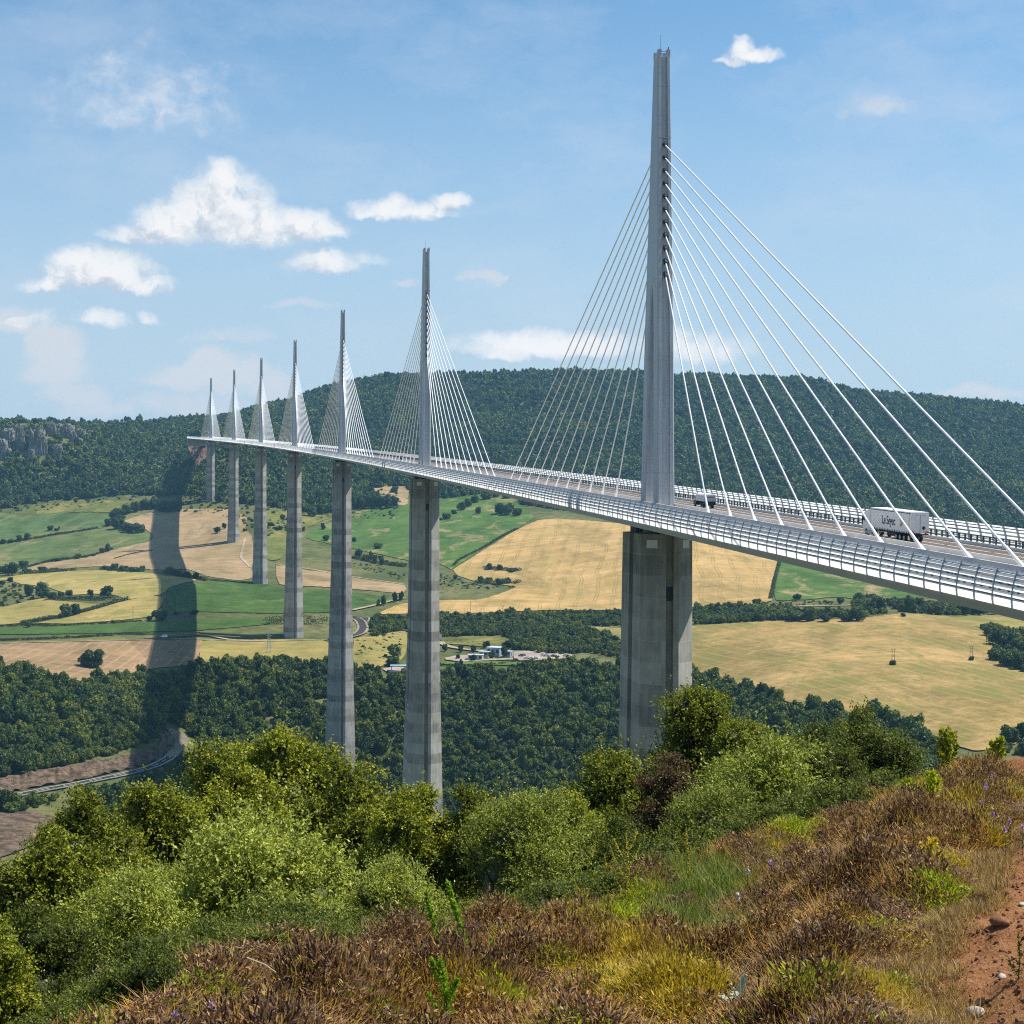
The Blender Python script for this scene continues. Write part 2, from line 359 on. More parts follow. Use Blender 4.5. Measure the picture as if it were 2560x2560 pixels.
FL = [
 ('green_left', Z6([(-900, 330), (0, 310), (700, 310), (1050, 335), (1000, 425), (940, 450), (650, 490), (280, 548), (0, 590), (-900, 640)])),
 ('green_pale', Z6([(-900, 660), (0, 605), (300, 558), (700, 498), (930, 458), (1150, 470), (1405, 510), (1400, 565), (1100, 640), (700, 720), (300, 785), (150, 840), (0, 870), (-900, 900)])),
 ('tan', [(50, 1428), (90, 1412), (190, 1398), (283, 1375), (377, 1353), (380, 1334), (350, 1316), (310, 1303), (390, 1278), (457, 1274), (567, 1272), (600, 1285), (617, 1297), (612, 1320), (628, 1340), (636, 1385), (628, 1425), (640, 1442), (600, 1452), (520, 1442), (470, 1425), (380, 1425), (250, 1417), (150, 1424)]),
 ('yellow', Z6([(-600, 960), (0, 915), (400, 855), (800, 842), (1250, 852), (1520, 890), (1830, 930), (1700, 965), (1560, 1010), (1500, 1068), (1190, 1112), (1080, 1080), (880, 1060), (660, 1068), (430, 1000), (200, 968), (60, 935), (0, 940), (-600, 1000)])),
 ('khaki', Z6([(-600, 1250), (0, 1190), (250, 1130), (400, 1105), (560, 1130), (760, 1142), (900, 1160), (880, 1200), (700, 1240), (550, 1272), (300, 1322), (0, 1350), (-600, 1400)])),
 ('yellow_stripe', Z6([(350, 1332), (600, 1290), (850, 1215), (1190, 1120), (1420, 1085), (1520, 1100), (1490, 1180), (1400, 1270), (1100, 1308), (800, 1330), (560, 1340)])),
 ('bright', [(421, 1482), (458, 1465), (520, 1457), (640, 1454), (700, 1470), (820, 1476), (985, 1495), (962, 1506), (930, 1515), (880, 1525), (820, 1532), (700, 1535), (600, 1533), (500, 1530), (440, 1530), (425, 1517), (416, 1500)]),
 ('bright', [(-200, 1580), (0, 1574), (135, 1569), (270, 1561), (404, 1555), (503, 1555), (600, 1547), (690, 1551), (668, 1562), (503, 1577), (404, 1580), (242, 1585), (0, 1588), (-200, 1596)]),
 ('plough', [(-260, 1622), (0, 1611), (135, 1608), (269, 1604), (398, 1600), (506, 1602), (496, 1640), (470, 1664), (390, 1672), (330, 1684), (268, 1694), (252, 1706), (205, 1706), (160, 1696), (120, 1690), (60, 1684), (0, 1672), (-260, 1690)]),
 ('khaki', [(509, 1604), (640, 1601), (800, 1600), (828, 1618), (826, 1652), (700, 1662), (600, 1656), (480, 1668), (500, 1640)]),
 ('khaki', [(884, 1601), (930, 1592), (1015, 1580), (1012, 1640), (985, 1662), (890, 1672)]),
 ('tan', [(690, 1415), (760, 1425), (870, 1440), (1010, 1462), (1008, 1485), (900, 1475), (800, 1468), (700, 1462)]),
 ('patchy', [(764, 1345), (790, 1318), (880, 1280), (990, 1270), (1015, 1263), (1100, 1250), (1200, 1236), (1285, 1230), (1300, 1262), (1335, 1296), (1240, 1352), (1170, 1396), (1128, 1425), (1100, 1410), (1020, 1402), (900, 1376), (830, 1362)]),
 ('gold', [(1133, 1425), (1170, 1402), (1240, 1358), (1290, 1327), (1345, 1302), (1400, 1298), (1560, 1311), (1720, 1346), (1900, 1386), (1947, 1405), (1938, 1450), (1927, 1503), (1850, 1514), (1730, 1520), (1560, 1526), (1480, 1527), (1350, 1527), (1230, 1532), (1100, 1537), (1000, 1536), (945, 1536), (1000, 1512), (1100, 1502), (1200, 1500), (1255, 1484), (1290, 1468), (1240, 1462), (1180, 1452), (1145, 1440)]),
 ('patchy', [(1952, 1405), (2100, 1430), (2200, 1450), (2280, 1480), (2295, 1500), (2150, 1501), (2100, 1494), (1940, 1501)]),
 ('gold2', [(1650, 1580), (1735, 1566), (1900, 1556), (2050, 1551), (2170, 1545), (2260, 1535), (2380, 1545), (2460, 1580), (2540, 1668), (2700, 1720), (2700, 1850), (2560, 1840), (2540, 1862), (2440, 1880), (2340, 1850), (2250, 1835), (2200, 1806), (2100, 1790), (2000, 1768), (1900, 1730), (1735, 1690), (1640, 1680)]),
 ('khaki', [(2382, 1546), (2560, 1536), (2760, 1536), (2760, 1610), (2560, 1600), (2500, 1600), (2450, 1572)]),
 ('khaki', [(1420, 1568), (1560, 1573), (1565, 1602), (1480, 1588)]),
 ('scrubgreen', Z6([(120, 320), (300, 235), (700, 205), (1180, 195), (1100, 300), (760, 300), (300, 325)])),
 ('scrubgreen', [(-200, 1612), (0, 1607), (300, 1596), (500, 1582), (496, 1590), (300, 1602), (0, 1610)]),
 ('scrubgreen', Z9([(590, 350), (820, 325), (1090, 330), (1110, 400), (900, 405), (600, 380)])),
 ('tan', Z4([(190, 800), (330, 770), (640, 775), (640, 970), (520, 985), (420, 870), (200, 840)])),
 ('scrubgreen', [(640, 1290), (700, 1275), (800, 1290), (860, 1280), (760, 1325), (700, 1400), (650, 1390)]),
]
for i, (k, poly) in enumerate(FL): drape('field', poly, FM[k], 0.55 + 0.012 * i)
drape('car_park', ZS([(1350, 240), (1560, 225), (1830, 262), (1840, 290), (1600, 305), (1400, 312), (1350, 305)]), FM['gravel'], 0.9, sx=8, sy=2)
drape('forecourt', ZS([(775, 292), (890, 268), (1050, 270), (1060, 300), (1340, 293), (1345, 304), (1100, 314), (960, 322), (780, 306)]), FM['gravel'], 0.92, sx=8, sy=2)
drape('lawn', ZS([(738, 318), (900, 325), (1090, 318), (1300, 318), (1580, 325), (1580, 352), (1300, 350), (1000, 345), (738, 342)]), FM['lawn'], 0.85, sx=8, sy=2)
drape('gravel_yard', ZP([(1130, 770), (1230, 750), (1320, 740), (1320, 800), (1160, 790)]), FM['gravel'], 0.9, sx=8, sy=2)
# roads as ribbons laid on the ground
M_asph = field_mat('asphalt', (0.05, 0.05, 0.055), (0.075, 0.075, 0.08), bump=0.05)
M_track = field_mat('pale_track', (0.42, 0.34, 0.25), (0.50, 0.42, 0.33), bump=0.05)
M_kerb = field_mat('pale_verge', (0.26, 0.23, 0.17), (0.38, 0.33, 0.26), bump=0.05)
M_white = plain('white_paint', (0.75, 0.75, 0.73), 0.6)
def resample(P, step):
    s = np.r_[0, np.cumsum(np.hypot(*np.diff(P[:, :2], axis=0).T))]; q = np.linspace(0, s[-1], max(2, int(s[-1] / step)))
    X = np.c_[np.interp(q, s, P[:, 0]), np.interp(q, s, P[:, 1])]
    for _ in range(4): X[1:-1] = (X[:-2] + 2 * X[1:-1] + X[2:]) / 4
    return X
def ribbon(name, pts, w, m, lift, off=0.0, step=4, gaps=None, kind='structure'):
    P = ground([p[0] for p in pts], [p[1] for p in pts]); X = resample(P, step)
    T = np.gradient(X, axis=0); T /= np.maximum(np.linalg.norm(T, axis=1), 1e-6)[:, None]; Nn = np.c_[-T[:, 1], T[:, 0]]
    C = X + Nn * off; Zc = ztop(X[:, 0], X[:, 1])
    for _ in range(3): Zc[1:-1] = (Zc[:-2] + 2 * Zc[1:-1] + Zc[2:]) / 4
    hi = np.maximum(ztop(*(X + Nn * w / 2).T), ztop(*(X - Nn * w / 2).T)); Zc = np.maximum(Zc, hi - 0.6) + lift
    L, Rr = C + Nn * w / 2, C - Nn * w / 2; n = len(X)
    V = np.empty((2 * n, 3)); V[0::2, :2] = Rr; V[1::2, :2] = L; V[0::2, 2] = Zc; V[1::2, 2] = Zc
    i = np.arange(n - 1); Fq = np.c_[2 * i, 2 * i + 2, 2 * i + 3, 2 * i + 1]
    if gaps: Fq = Fq[(i % gaps[1]) < gaps[0]]
    return tag(link(name, np_mesh(name, V, Fq), m), kind=kind), X, Zc
BEND = Z7([(-500, 1380), (-200, 1320), (0, 1285), (300, 1225), (500, 1190), (700, 1150), (900, 1110), (1050, 1075), (1150, 1040), (1240, 990), (1310, 930), (1335, 880), (1312, 825), (1262, 790), (1200, 765), (1150, 755)])
ribbon('verge', BEND, 7.8, M_kerb, 0.75); ribbon('road', BEND, 5.8, M_asph, 0.83)
for o_, g_ in ((2.7, None), (-2.7, None), (0, (3, 6))): ribbon('road_marking', BEND, 0.3, M_white, 0.87, o_, 2.5, g_)
ribbon('track', Z7([(-500, 165), (0, 150), (400, 138), (800, 128), (1200, 118), (1480, 118), (1932, 135), (2400, 120)]), 3.2, M_track, 0.95)
ribbon('track', Z7([(1100, 100), (1300, 82), (1480, 84), (1700, 125), (1932, 133)]), 3.5, M_track, 1.0)
RB1 = ZP([(640, 500), (780, 490), (870, 470), (930, 450), (962, 400), (935, 335), (900, 315), (870, 308)])
RB2 = ZP([(870, 300), (930, 298), (985, 305), (960, 345), (990, 395), (1100, 412), (1320, 420), (1500, 430)])
for rr in (RB1, RB2): ribbon('verge', rr, 9.5, M_kerb, 1.0); ribbon('road', rr, 6.0, M_asph, 1.06)
ribbon('track', ZP([(860, 240), (1000, 210), (1100, 185), (1230, 150), (1330, 130)]), 5, M_track, 0.98)
ribbon('road', [(1860, 1527), (1934, 1519), (2071, 1516), (2122, 1515), (2276, 1509), (2344, 1508), (2405, 1505), (2560, 1500)], 6.5, M_track, 0.9)
ribbon('track', Z9([(585, 370), (640, 405), (760, 425), (900, 440), (1080, 445)]), 6, M_track, 0.95)
ribbon('track', Z5([(640, 1660), (600, 1840), (690, 1932)]), 3, M_track, 0.95)
ribbon('track', [(690, 1412), (780, 1425), (900, 1447), (1010, 1463)], 3, M_track, 1.1)
# rock
def rock_mat(name, a, b2, c2, s=0.25):
    m, nt, b = mat(name, 0.95, 0.05); n = N(nt); p = n.pos()
    f = n.noise(n.scale3(p, (1, 1, 0.35)), s, 8, 0.7); g = n.noise(p, s * 0.35, 4)
    c = n.mix(n.ramp(g, [(0.45, (0, 0, 0)), (0.6, (1, 1, 1))]), n.ramp(f, [(0.32, tuple(x * 0.45 for x in a)), (0.45, a), (0.65, b2)]), c2)
    n.link(c, b.inputs['Base Color']); n.bump(f, 1.0, 2.5, b); return m
M_rock = rock_mat('limestone', (0.20, 0.19, 0.175), (0.36, 0.34, 0.31), (0.15, 0.14, 0.11))
M_cut = rock_mat('road_cut', (0.16, 0.108, 0.075), (0.30, 0.22, 0.155), (0.10, 0.075, 0.045), 0.45)
M_red = rock_mat('red_cut', (0.22, 0.13, 0.09), (0.34, 0.21, 0.15), (0.16, 0.10, 0.07), 0.12)
drape('rock_cut', Z7([(-300, 1190), (0, 1140), (200, 1100), (480, 1055), (700, 1010), (900, 980), (1080, 930), (1170, 880), (1170, 790), (1190, 775), (1280, 850), (1265, 900), (1190, 980), (1080, 1030), (900, 1075), (600, 1145), (300, 1195), (0, 1245), (-300, 1300)]), M_cut, 1.0, sx=5, sy=2.2, rough=0.55)
drape('scree', Z7([(-300, 1420), (0, 1390), (250, 1385), (420, 1440), (300, 1600), (0, 1720), (-300, 1760)]), M_cut, 0.8, sx=6, sy=3, rough=0.1)
drape('rock_cut', [(468, 1104), (500, 1102), (525, 1108), (530, 1135), (508, 1158), (492, 1170), (478, 1142)], M_red, 1.5, sx=4, sy=2, rough=0.6)
def cliff(px, y0, y1, wpx, seed):
    P = ground([px], [(y0 + y1) / 2])[0]; sc = P[1] / F; h = (y1 - y0) * sc * 1.45; w = wpx * sc * 1.25
    import bmesh
    bm = bmesh.new(); bmesh.ops.create_icosphere(bm, subdivisions=5, radius=1); r = np.random.default_rng(seed)
    co = np.array([v.co for v in bm.verts]); q = np.sign(co) * np.abs(co) ** 0.55
    k = 1 + 0.10 * sines(q[:, 0] * 3 + seed, q[:, 1] * 3 + q[:, 2] * 0.5, seed, 1.6) + 0.06 * sines(q[:, 0] * 3, q[:, 2] * 2 + q[:, 1], seed + 9, 0.6) + 0.03 * sines(q[:, 0] * 3 + q[:, 1], q[:, 2] * 2, seed + 19, 0.25)
    q = q * k[:, None] * [w / 2, w * 0.45, h / 2]; q[:, 0] *= 1 - 0.18 * q[:, 2] / h
    for v, c in zip(bm.verts, q): v.co = c
    me = bpy.data.meshes.new('cliff'); bm.to_mesh(me); bm.free()
    tag(link('cliff', me, M_rock, loc=(P[0], P[1] - w * 0.40, P[2] + h * 0.06)), kind='structure')
CLIFFS = [(205, 1080, 1104, 18), (228, 1084, 1106, 12), (40, 1066, 1080, 16), (150, 1066, 1080, 14), (78, 1098, 1126, 12), (25, 1082, 1112, 26), (52, 1085, 1145, 17), (8, 1112, 1150, 22), (22, 1128, 1150, 14), (97, 1093, 1148, 30), (62, 1066, 1078, 12), (120, 1068, 1100, 16), (133, 1072, 1112, 14), (167, 1074, 1112, 36), (185, 1090, 1120, 14), (148, 1120, 1146, 18), (277, 1092, 1108, 12), (228, 1132, 1146, 10), (297, 1128, 1142, 9), (-40, 1082, 1140, 30), (-90, 1080, 1145, 40), (80, 1130, 1150, 14), (112, 1110, 1150, 14)]
for i, c in enumerate(CLIFFS): cliff(*c, 50 + i)
# ------------------------------------------------------------------ viaduct
X1, Y1, TH, Z1, RC, SL = 27.72, 310.25, 0.17617, -5.343, 21191.0, 0.0302446
def axis(s):
    a = TH + s / RC
    return (Vector((X1 - RC * (math.cos(TH) - math.cos(a)), Y1 + RC * (math.sin(a) - math.sin(TH)), Z1 + SL * s)),
            Vector((math.cos(a), math.sin(a), 0)), Vector((-math.sin(a), math.cos(a), 0)))
def bp(s, u, h): 
    P, r, _ = axis(s); return P + r * u + Vector((0, 0, h))
S0, S1, RD = -235.0, 2262.0, 0.95
def sweep(name, prof, m, s0, s1, ds, parent, closed=True, smooth=False):
    n = max(1, int(round((s1 - s0) / ds))); rings = [[bp(s0 + (s1 - s0) * k / n, u, h) for u, h in prof] for k in range(n + 1)]
    b = MB()
    if closed: b.loft(rings)
    else:
        k = len(prof); vs = [p for r in rings for p in r]
        b.add(vs, [(a * k + i, a * k + i + 1, (a + 1) * k + i + 1, (a + 1) * k + i) for a in range(n) for i in range(k - 1)])
    return b.build(name, m, parent, smooth)
# materials
def concrete(name):
    m, nt, b = mat(name, 0.85, 0.15); n = N(nt); p = n.objc()
    sp = n.new('ShaderNodeSeparateXYZ'); n.link(p, sp.inputs[0]); z = sp.outputs[2]
    lift = n.math('FLOOR', n.math('DIVIDE', z, 4.0)); side = n.math('FLOOR', n.math('DIVIDE', n.math('ADD', sp.outputs[0], 1.7), 3.4))
    cv = n.new('ShaderNodeCombineXYZ'); n.link(lift, cv.inputs[0]); n.link(side, cv.inputs[1])
    wn = n.new('ShaderNodeTexWhiteNoise', noise_dimensions='3D'); n.link(cv.outputs[0], wn.inputs[0])
    wl = n.new('ShaderNodeTexWhiteNoise', noise_dimensions='1D'); n.link(lift, wl.inputs['W'])
    f1 = n.noise(n.scale3(p, (1.2, 1.2, 0.1)), 1.0, 6, 0.65); f2 = n.noise(p, 0.25, 6, 0.6)
    v = n.math('ADD', n.math('ADD', n.math('MULTIPLY', wn.outputs[0], 0.09), n.math('MULTIPLY', wl.outputs[0], 0.20)), n.math('ADD', n.math('MULTIPLY', f1, 0.38), n.math('MULTIPLY', f2, 0.36)))
    c = n.ramp(v, [(0.34, (0.15, 0.142, 0.125)), (0.53, (0.30, 0.287, 0.255)), (0.76, (0.47, 0.455, 0.41))])
    fr = n.math('FRACT', n.math('DIVIDE', z, 4.0)); ln = n.math('LESS_THAN', fr, 0.035)
    c = n.mix(n.math('MULTIPLY', ln, 0.30), c, (0.44, 0.43, 0.39))
    n.link(c, b.inputs['Base Color']); n.bump(n.math('ADD', f1, n.math('MULTIPLY', ln, -0.4)), 0.3, 0.15, b); return m
M_conc = concrete('pier_concrete')
M_slot = plain('slot_shade_concrete', (0.19, 0.18, 0.16), 0.9, 0.1, var=0.35, vscale=0.3)  # darker copy of the concrete, shade of the slot put into its colour
M_box = plain('deck_steel', (0.31, 0.26, 0.17), 0.5, 0.4, var=0.06, vscale=0.2)
M_steel = plain('mast_paint', (0.42, 0.44, 0.46), 0.45, 0.4, var=0.05, vscale=0.15)
M_road = ground_material('motorway_asphalt', (0.13, 0.105, 0.09), (0.16, 0.13, 0.11), (0.11, 0.09, 0.08), 0.05, 0.6, 0.05)
_n = N(M_steel.node_tree); _b = M_steel.node_tree.nodes['Principled BSDF']; _s = _n.new('ShaderNodeSeparateXYZ'); _n.link(_n.objc(), _s.inputs[0])
_old = _b.inputs['Base Color'].links[0].from_socket; _st = _n.noise(_n.scale3(_n.objc(), (2.5, 2.5, 0.06)), 1.0, 6, 0.7); _fr = _n.math('LESS_THAN', _n.math('FRACT', _n.math('DIVIDE', _s.outputs[2], 7.3)), 0.014)
_c = _n.mix(1.0, _old, _n.ramp(_st, [(0.35, (0.80, 0.81, 0.82)), (0.6, (1.06, 1.06, 1.05))]), 'MULTIPLY'); _n.link(_n.mix(_n.math('MULTIPLY', _fr, 0.45), _c, (0.2, 0.21, 0.22)), _b.inputs['Base Color'])
M_cable = plain('stay_sheath', (0.80, 0.80, 0.80), 0.4, 0.4, var=0.02)
M_collar = plain('dark_rubber', (0.02, 0.02, 0.022), 0.6)
M_galv = plain('galvanised', (0.30, 0.34, 0.37), 0.45, 0.5, var=0.06)
M_rail = plain('dark_rail', (0.035, 0.04, 0.045), 0.5)
M_barr = plain('barrier_paint', (0.62, 0.58, 0.53), 0.6, var=0.08, vscale=0.3)
M_plate = plain('white_plate', (0.55, 0.55, 0.53), 0.5)
m_, nt_, b_ = mat('screen_acrylic', 0.2, 1.0); n_ = N(nt_); b_.inputs['IOR'].default_value = 1.7; b_.inputs['Base Color'].default_value = (0.94, 0.95, 0.96, 1)
t_ = n_.new('ShaderNodeBsdfTranslucent'); t_.inputs['Color'].default_value = (1.0, 1.0, 1.0, 1)
x_ = n_.new('ShaderNodeMixShader'); x_.inputs[0].default_value = 0.68
n_.link(b_.outputs[0], x_.inputs[1]); n_.link(t_.outputs[0], x_.inputs[2]); n_.link(x_.outputs[0], nt_.nodes['Material Output'].inputs[0])
M_slat = m_
VIA = empty('viaduct', tuple(axis(0)[0]), 0, 'long cable stayed viaduct on seven tall concrete piers crossing the whole valley', 'viaduct')
ROOT = empty('tmp'); bpy.data.objects.remove(ROOT)
VINV = Matrix.Translation(-axis(0)[0])
def vpart(o):
    """hand a mesh built in world space to the viaduct"""
    if o.parent is None: o.parent = VIA
    o.matrix_parent_inverse = VINV; return o
deck = vpart(sweep('deck', [(-15.0, RD - 0.06), (-15.1, 0.5), (-16.2, 0.5), (-16.3, -0.3), (-13.0, -0.6), (-9, -1.3), (9, -1.3), (13.0, -0.6), (16.3, -0.3), (16.2, 0.5), (15.1, 0.5), (15.0, RD - 0.06)], M_box, S0, S1, 24, None))
vpart(sweep('road_surface', [(-14.6, RD), (-14.6, RD - 0.1), (14.6, RD - 0.1), (14.6, RD)], M_road, S0, S1, 24, None))
mk = MB()
for u in (-13.0, -2.6, 2.6, 13.0):
    n = 100
    for k in range(n):
        a, c = S0 + (S1 - S0) * k / n, S0 + (S1 - S0) * (k + 1) / n
        mk.add([bp(a, u - 0.12, RD + 0.012), bp(a, u + 0.12, RD + 0.012), bp(c, u + 0.12, RD + 0.012), bp(c, u - 0.12, RD + 0.012)], [(0, 1, 2, 3)])
for u in (-9.8, -6.2, 6.2, 9.8):
    s = S0
    while s < 1400:
        L = 12 if abs(u) > 9 else 3
        mk.add([bp(s, u - 0.1, RD + 0.012), bp(s, u + 0.1, RD + 0.012), bp(s + L, u + 0.1, RD + 0.012), bp(s + L, u - 0.1, RD + 0.012)], [(0, 1, 2, 3)]); s += 13
vpart(mk.build('lane_marking', M_white))
for u in (-1.9, 1.9): vpart(sweep('median_barrier', [(u - 0.3, RD), (u - 0.12, RD + 0.85), (u + 0.12, RD + 0.85), (u + 0.3, RD)], M_barr, S0, S1, 30, None))
vpart(sweep('central_kerb', [(-1.55, RD), (-1.55, RD + 0.25), (1.55, RD + 0.25), (1.55, RD)], M_barr, S0, S1, 30, None))
# guard rails with dark posts on a pale kerb, both edges
for sg in (-1, 1):
    u = 14.2 * sg
    kb = sweep('edge_kerb', [(u - 0.45, RD), (u - 0.45, RD + (0.42 if sg > 0 else 0.12)), (u + 0.3, RD + (0.42 if sg > 0 else 0.12)), (u + 0.3, RD)], M_plate if sg > 0 else M_road, S0, S1, 30, None); vpart(kb)
    g = MB(); s = S0
    while s < 1000:
        P, r, t = axis(s); M = Matrix(((r.x, t.x, 0, P.x), (r.y, t.y, 0, P.y), (0, 0, 1, P.z), (0, 0, 0, 1)))
        g.box((u - 0.1 * sg, 0, RD + 0.85), (0.2, 0.16, 0.86), M); s += 1.75
    for h in (RD + 0.72, RD + 1.02, RD + 1.3):
        for k in range(60):
            a, c = S0 + 1240 * k / 60, S0 + 1240 * (k + 1) / 60
            g.tube(bp(a, u - 0.2 * sg, h), bp(c, u - 0.2 * sg, h), 0.055 if sg > 0 else 0.04, n=5, cap=False)
    vpart(g.build('guard_rail', M_rail))
# wind screens: curved posts carrying rows of pale slats
PROF = [(16.38, 0.5), (16.45, 1.02), (16.44, 1.5), (16.38, 2.06), (16.27, 2.66), (16.11, 3.2), (15.96, 3.6)]
def pr(q):
    i = min(int(q), len(PROF) - 2); t = q - i
    return PROF[i][0] * (1 - t) + PROF[i + 1][0] * t, PROF[i][1] * (1 - t) + PROF[i + 1][1] * t
ROWS = [(0.05, 1.50), (1.82, 2.52), (2.82, 3.46), (3.74, 4.34), (4.62, 5.16), (5.44, 5.98)]
for sg in (-1, 1):
    pb, sb = MB(), MB(); s = S0; bay = 3.5
    while s < S1:
        far = s > 700; step = bay if s < 700 else bay * 4
        if s < 1300:
            w = 0.13 if not far else 0.3
            for i in range(6):
                (u0, h0), (u1, h1) = PROF[i], PROF[i + 1]
                q = [bp(s - w / 2, sg * u0, h0), bp(s + w / 2, sg * u0, h0), bp(s + w / 2, sg * u1, h1), bp(s - w / 2, sg * u1, h1)]
                q += [bp(s - w / 2, sg * (u0 - 0.22), h0), bp(s + w / 2, sg * (u0 - 0.22), h0), bp(s + w / 2, sg * (u1 - 0.2), h1 - 0.02), bp(s - w / 2, sg * (u1 - 0.2), h1 - 0.02)]
                # outer flange stands proud of the slats
                q = [p + axis(s)[1] * sg * 0.10 for p in q[:4]] + q[4:]
                pb.add(q, [(0, 1, 2, 3), (7, 6, 5, 4), (0, 3, 7, 4), (1, 5, 6, 2)] + ([(2, 6, 7, 3)] if i == 5 else []))
        a, c = s + (0.10 if not far else 0.0), s + step - (0.10 if not far else 0.0); c = min(c, S1)
        for (q0, q1) in ROWS:
            qm = (q0 + q1) / 2; (u0, h0), (um, hm), (u1, h1) = pr(q0), pr(qm), pr(q1); bulge = 0.0 if q1 < 2 else 0.05
            vs = []
            for e in (a, c): vs += [bp(e, sg * u0, h0), bp(e, sg * (um + bulge), hm), bp(e, sg * u1, h1), bp(e, sg * (um + bulge - 0.06), hm)]
            sb.add(vs[:3] + vs[4:7], [(0, 3, 4, 1), (1, 4, 5, 2)])
            if not far:
                for (uq, hq), wd_ in ((pr(q0), 0.022), (pr(q1), 0.022)):
                    fq = [bp(a, sg * (uq + 0.03), hq - wd_), bp(c, sg * (uq + 0.03), hq - wd_), bp(c, sg * (uq + 0.03), hq + wd_), bp(a, sg * (uq + 0.03), hq + wd_)]; pb.add(fq + [p - axis(s)[1] * sg * 0.06 for p in fq], [(0, 1, 2, 3), (7, 6, 5, 4), (3, 2, 6, 7), (1, 0, 4, 5)])
        s += step
    scr = vpart(sb.build('wind_screen', M_slat)); p_ = pb.build('screen_post', M_galv)
    p_.parent = scr
# piers
PIER_H = [94.5, 244.96, 221.05, 144.21, 136.42, 111.94, 77.56]
def half_a(t): return 4.95 + 0.006 * min(t, 60) + 0.025 * max(t - 60, 0)
def half_e(t): return 7.0 + 0.012 * t
def frame(s): 
    P, r, t = axis(s); return Matrix(((r.x, t.x, 0, P.x), (r.y, t.y, 0, P.y), (0, 0, 1, P.z), (0, 0, 0, 1)))
for k, H in enumerate(PIER_H):
    s = 342.0 * k; M = frame(s); top = -4.1; Hb = H + 17
    def ring(t, part):
        a, e = half_a(t), half_e(t); fw = 1.45 + 0.002 * t; dp = 3.3 + 0.004 * t; g = 1.5; z = top - t; sw = 0.72; sd = 0.55
        front = [(-fw, -e - dp), (-sw - 0.25, -e - dp), (-sw - 0.25, -e - dp + sd), (sw - 0.25, -e - dp + sd), (sw - 0.25, -e - dp), (fw, -e - dp)]
        if part == 'near': pts = [(-a, -g), (-a, -e)] + front + [(a, -e), (a, -g)]
        elif part == 'far': pts = [(a, g), (a, e)] + [(-u, -v) for u, v in front] + [(-a, e), (-a, g)]
        else: pts = [(-a, 0), (-a, -e)] + front + [(a, -e), (a, 0), (a, e)] + [(-u, -v) for u, v in front] + [(-a, e)]
        return [Vector((u, v, z)) for u, v in pts]
    po = empty('pier'); po.matrix_world = M; po.parent = VIA; po.matrix_parent_inverse = VINV
    b = MB(); split = min(90.0, Hb)
    legs = MB()
    ts = [0, 15, 30, 45, 60, 75, split]
    for part in ('near', 'far'):
        lb = MB(); lb.loft([ring(t, part) for t in ts]); lb.build('pier_leg', M_conc, po)
    if Hb > split + 1:
        nb = 12; b.loft([ring(split + (Hb - split) * i / nb, 'all') for i in range(nb + 1)]); b.build('pier_shaft', M_conc, po)
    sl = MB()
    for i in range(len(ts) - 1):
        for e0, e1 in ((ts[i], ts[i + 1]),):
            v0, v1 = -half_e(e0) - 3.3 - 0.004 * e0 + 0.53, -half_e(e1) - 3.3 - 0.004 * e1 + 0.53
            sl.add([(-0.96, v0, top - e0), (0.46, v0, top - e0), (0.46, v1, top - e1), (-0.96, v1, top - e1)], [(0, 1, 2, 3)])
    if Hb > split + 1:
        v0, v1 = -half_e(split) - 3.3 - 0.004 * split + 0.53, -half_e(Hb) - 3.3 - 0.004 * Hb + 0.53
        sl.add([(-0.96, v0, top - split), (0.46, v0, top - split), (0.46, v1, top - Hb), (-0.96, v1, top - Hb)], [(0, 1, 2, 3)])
    sl.build('recess_shade', M_slot, po)  # thin dark sheet on the slot floor, painted recess shade
    # bearings and dark head between shaft and deck, access platform rail
    for v in (-6.5, 6.5):
        be = MB(); be.box((0, v, top + 1.4), (6.0, 4.6, 2.78)); be.build('bearing', M_collar, po)
    pl = MB()
    for (u0, v0, u1, v1) in ((-half_a(0), -half_e(0), -1.45, -half_e(0) - 3.3), (1.45, -half_e(0) - 3.3, half_a(0), -half_e(0))):
        d = Vector((u1 - u0, v1 - v0, 0)); c = Vector(((u0 + u1) / 2, (v0 + v1) / 2, top - 1.8)); d.normalize(); nn = Vector((d.y, -d.x, 0))
        c = c + nn * 0.12; w = 1.15
        q = [c - d * w + Vector((0, 0, -0.75)), c + d * w + Vector((0, 0, -0.75)), c + d * w + Vector((0, 0, 0.75)), c - d * w + Vector((0, 0, 0.75))]
        pp = MB(); pp.add(q + [x - nn * 0.15 for x in q], [(0, 1, 2, 3), (7, 6, 5, 4), (0, 4, 5, 1), (1, 5, 6, 2), (2, 6, 7, 3), (3, 7, 4, 0)]); pp.build('white_panel', M_plate, po)
    if k < 4:
        rl = MB()
        for u in (-4.6, -3.2):
            for v in (-6.9,): rl.tube((u, v, top), (u, v, top + 1.2), 0.05)
        rl.tube((-4.6, -6.9, top + 1.2), (-3.2, -6.9, top + 1.2), 0.05); rl.tube((-4.6, -6.9, top + 0.6), (-3.2, -6.9, top + 0.6), 0.04)
        for v in (-5.5, -3.8): rl.tube((-4.8, v, top), (-4.8, v, top + 1.2), 0.05)
        rl.tube((-4.8, -6.9, top + 1.2), (-4.8, -3.8, top + 1.2), 0.05)
        rl.build('platform_rail', M_rail, po)
        hd = MB(); hd.box((-0.25, -half_e(11) - 2.82, top - 11.0), (1.36, 0.1, 2.6)); hd.build('access_hatch', M_collar, po)
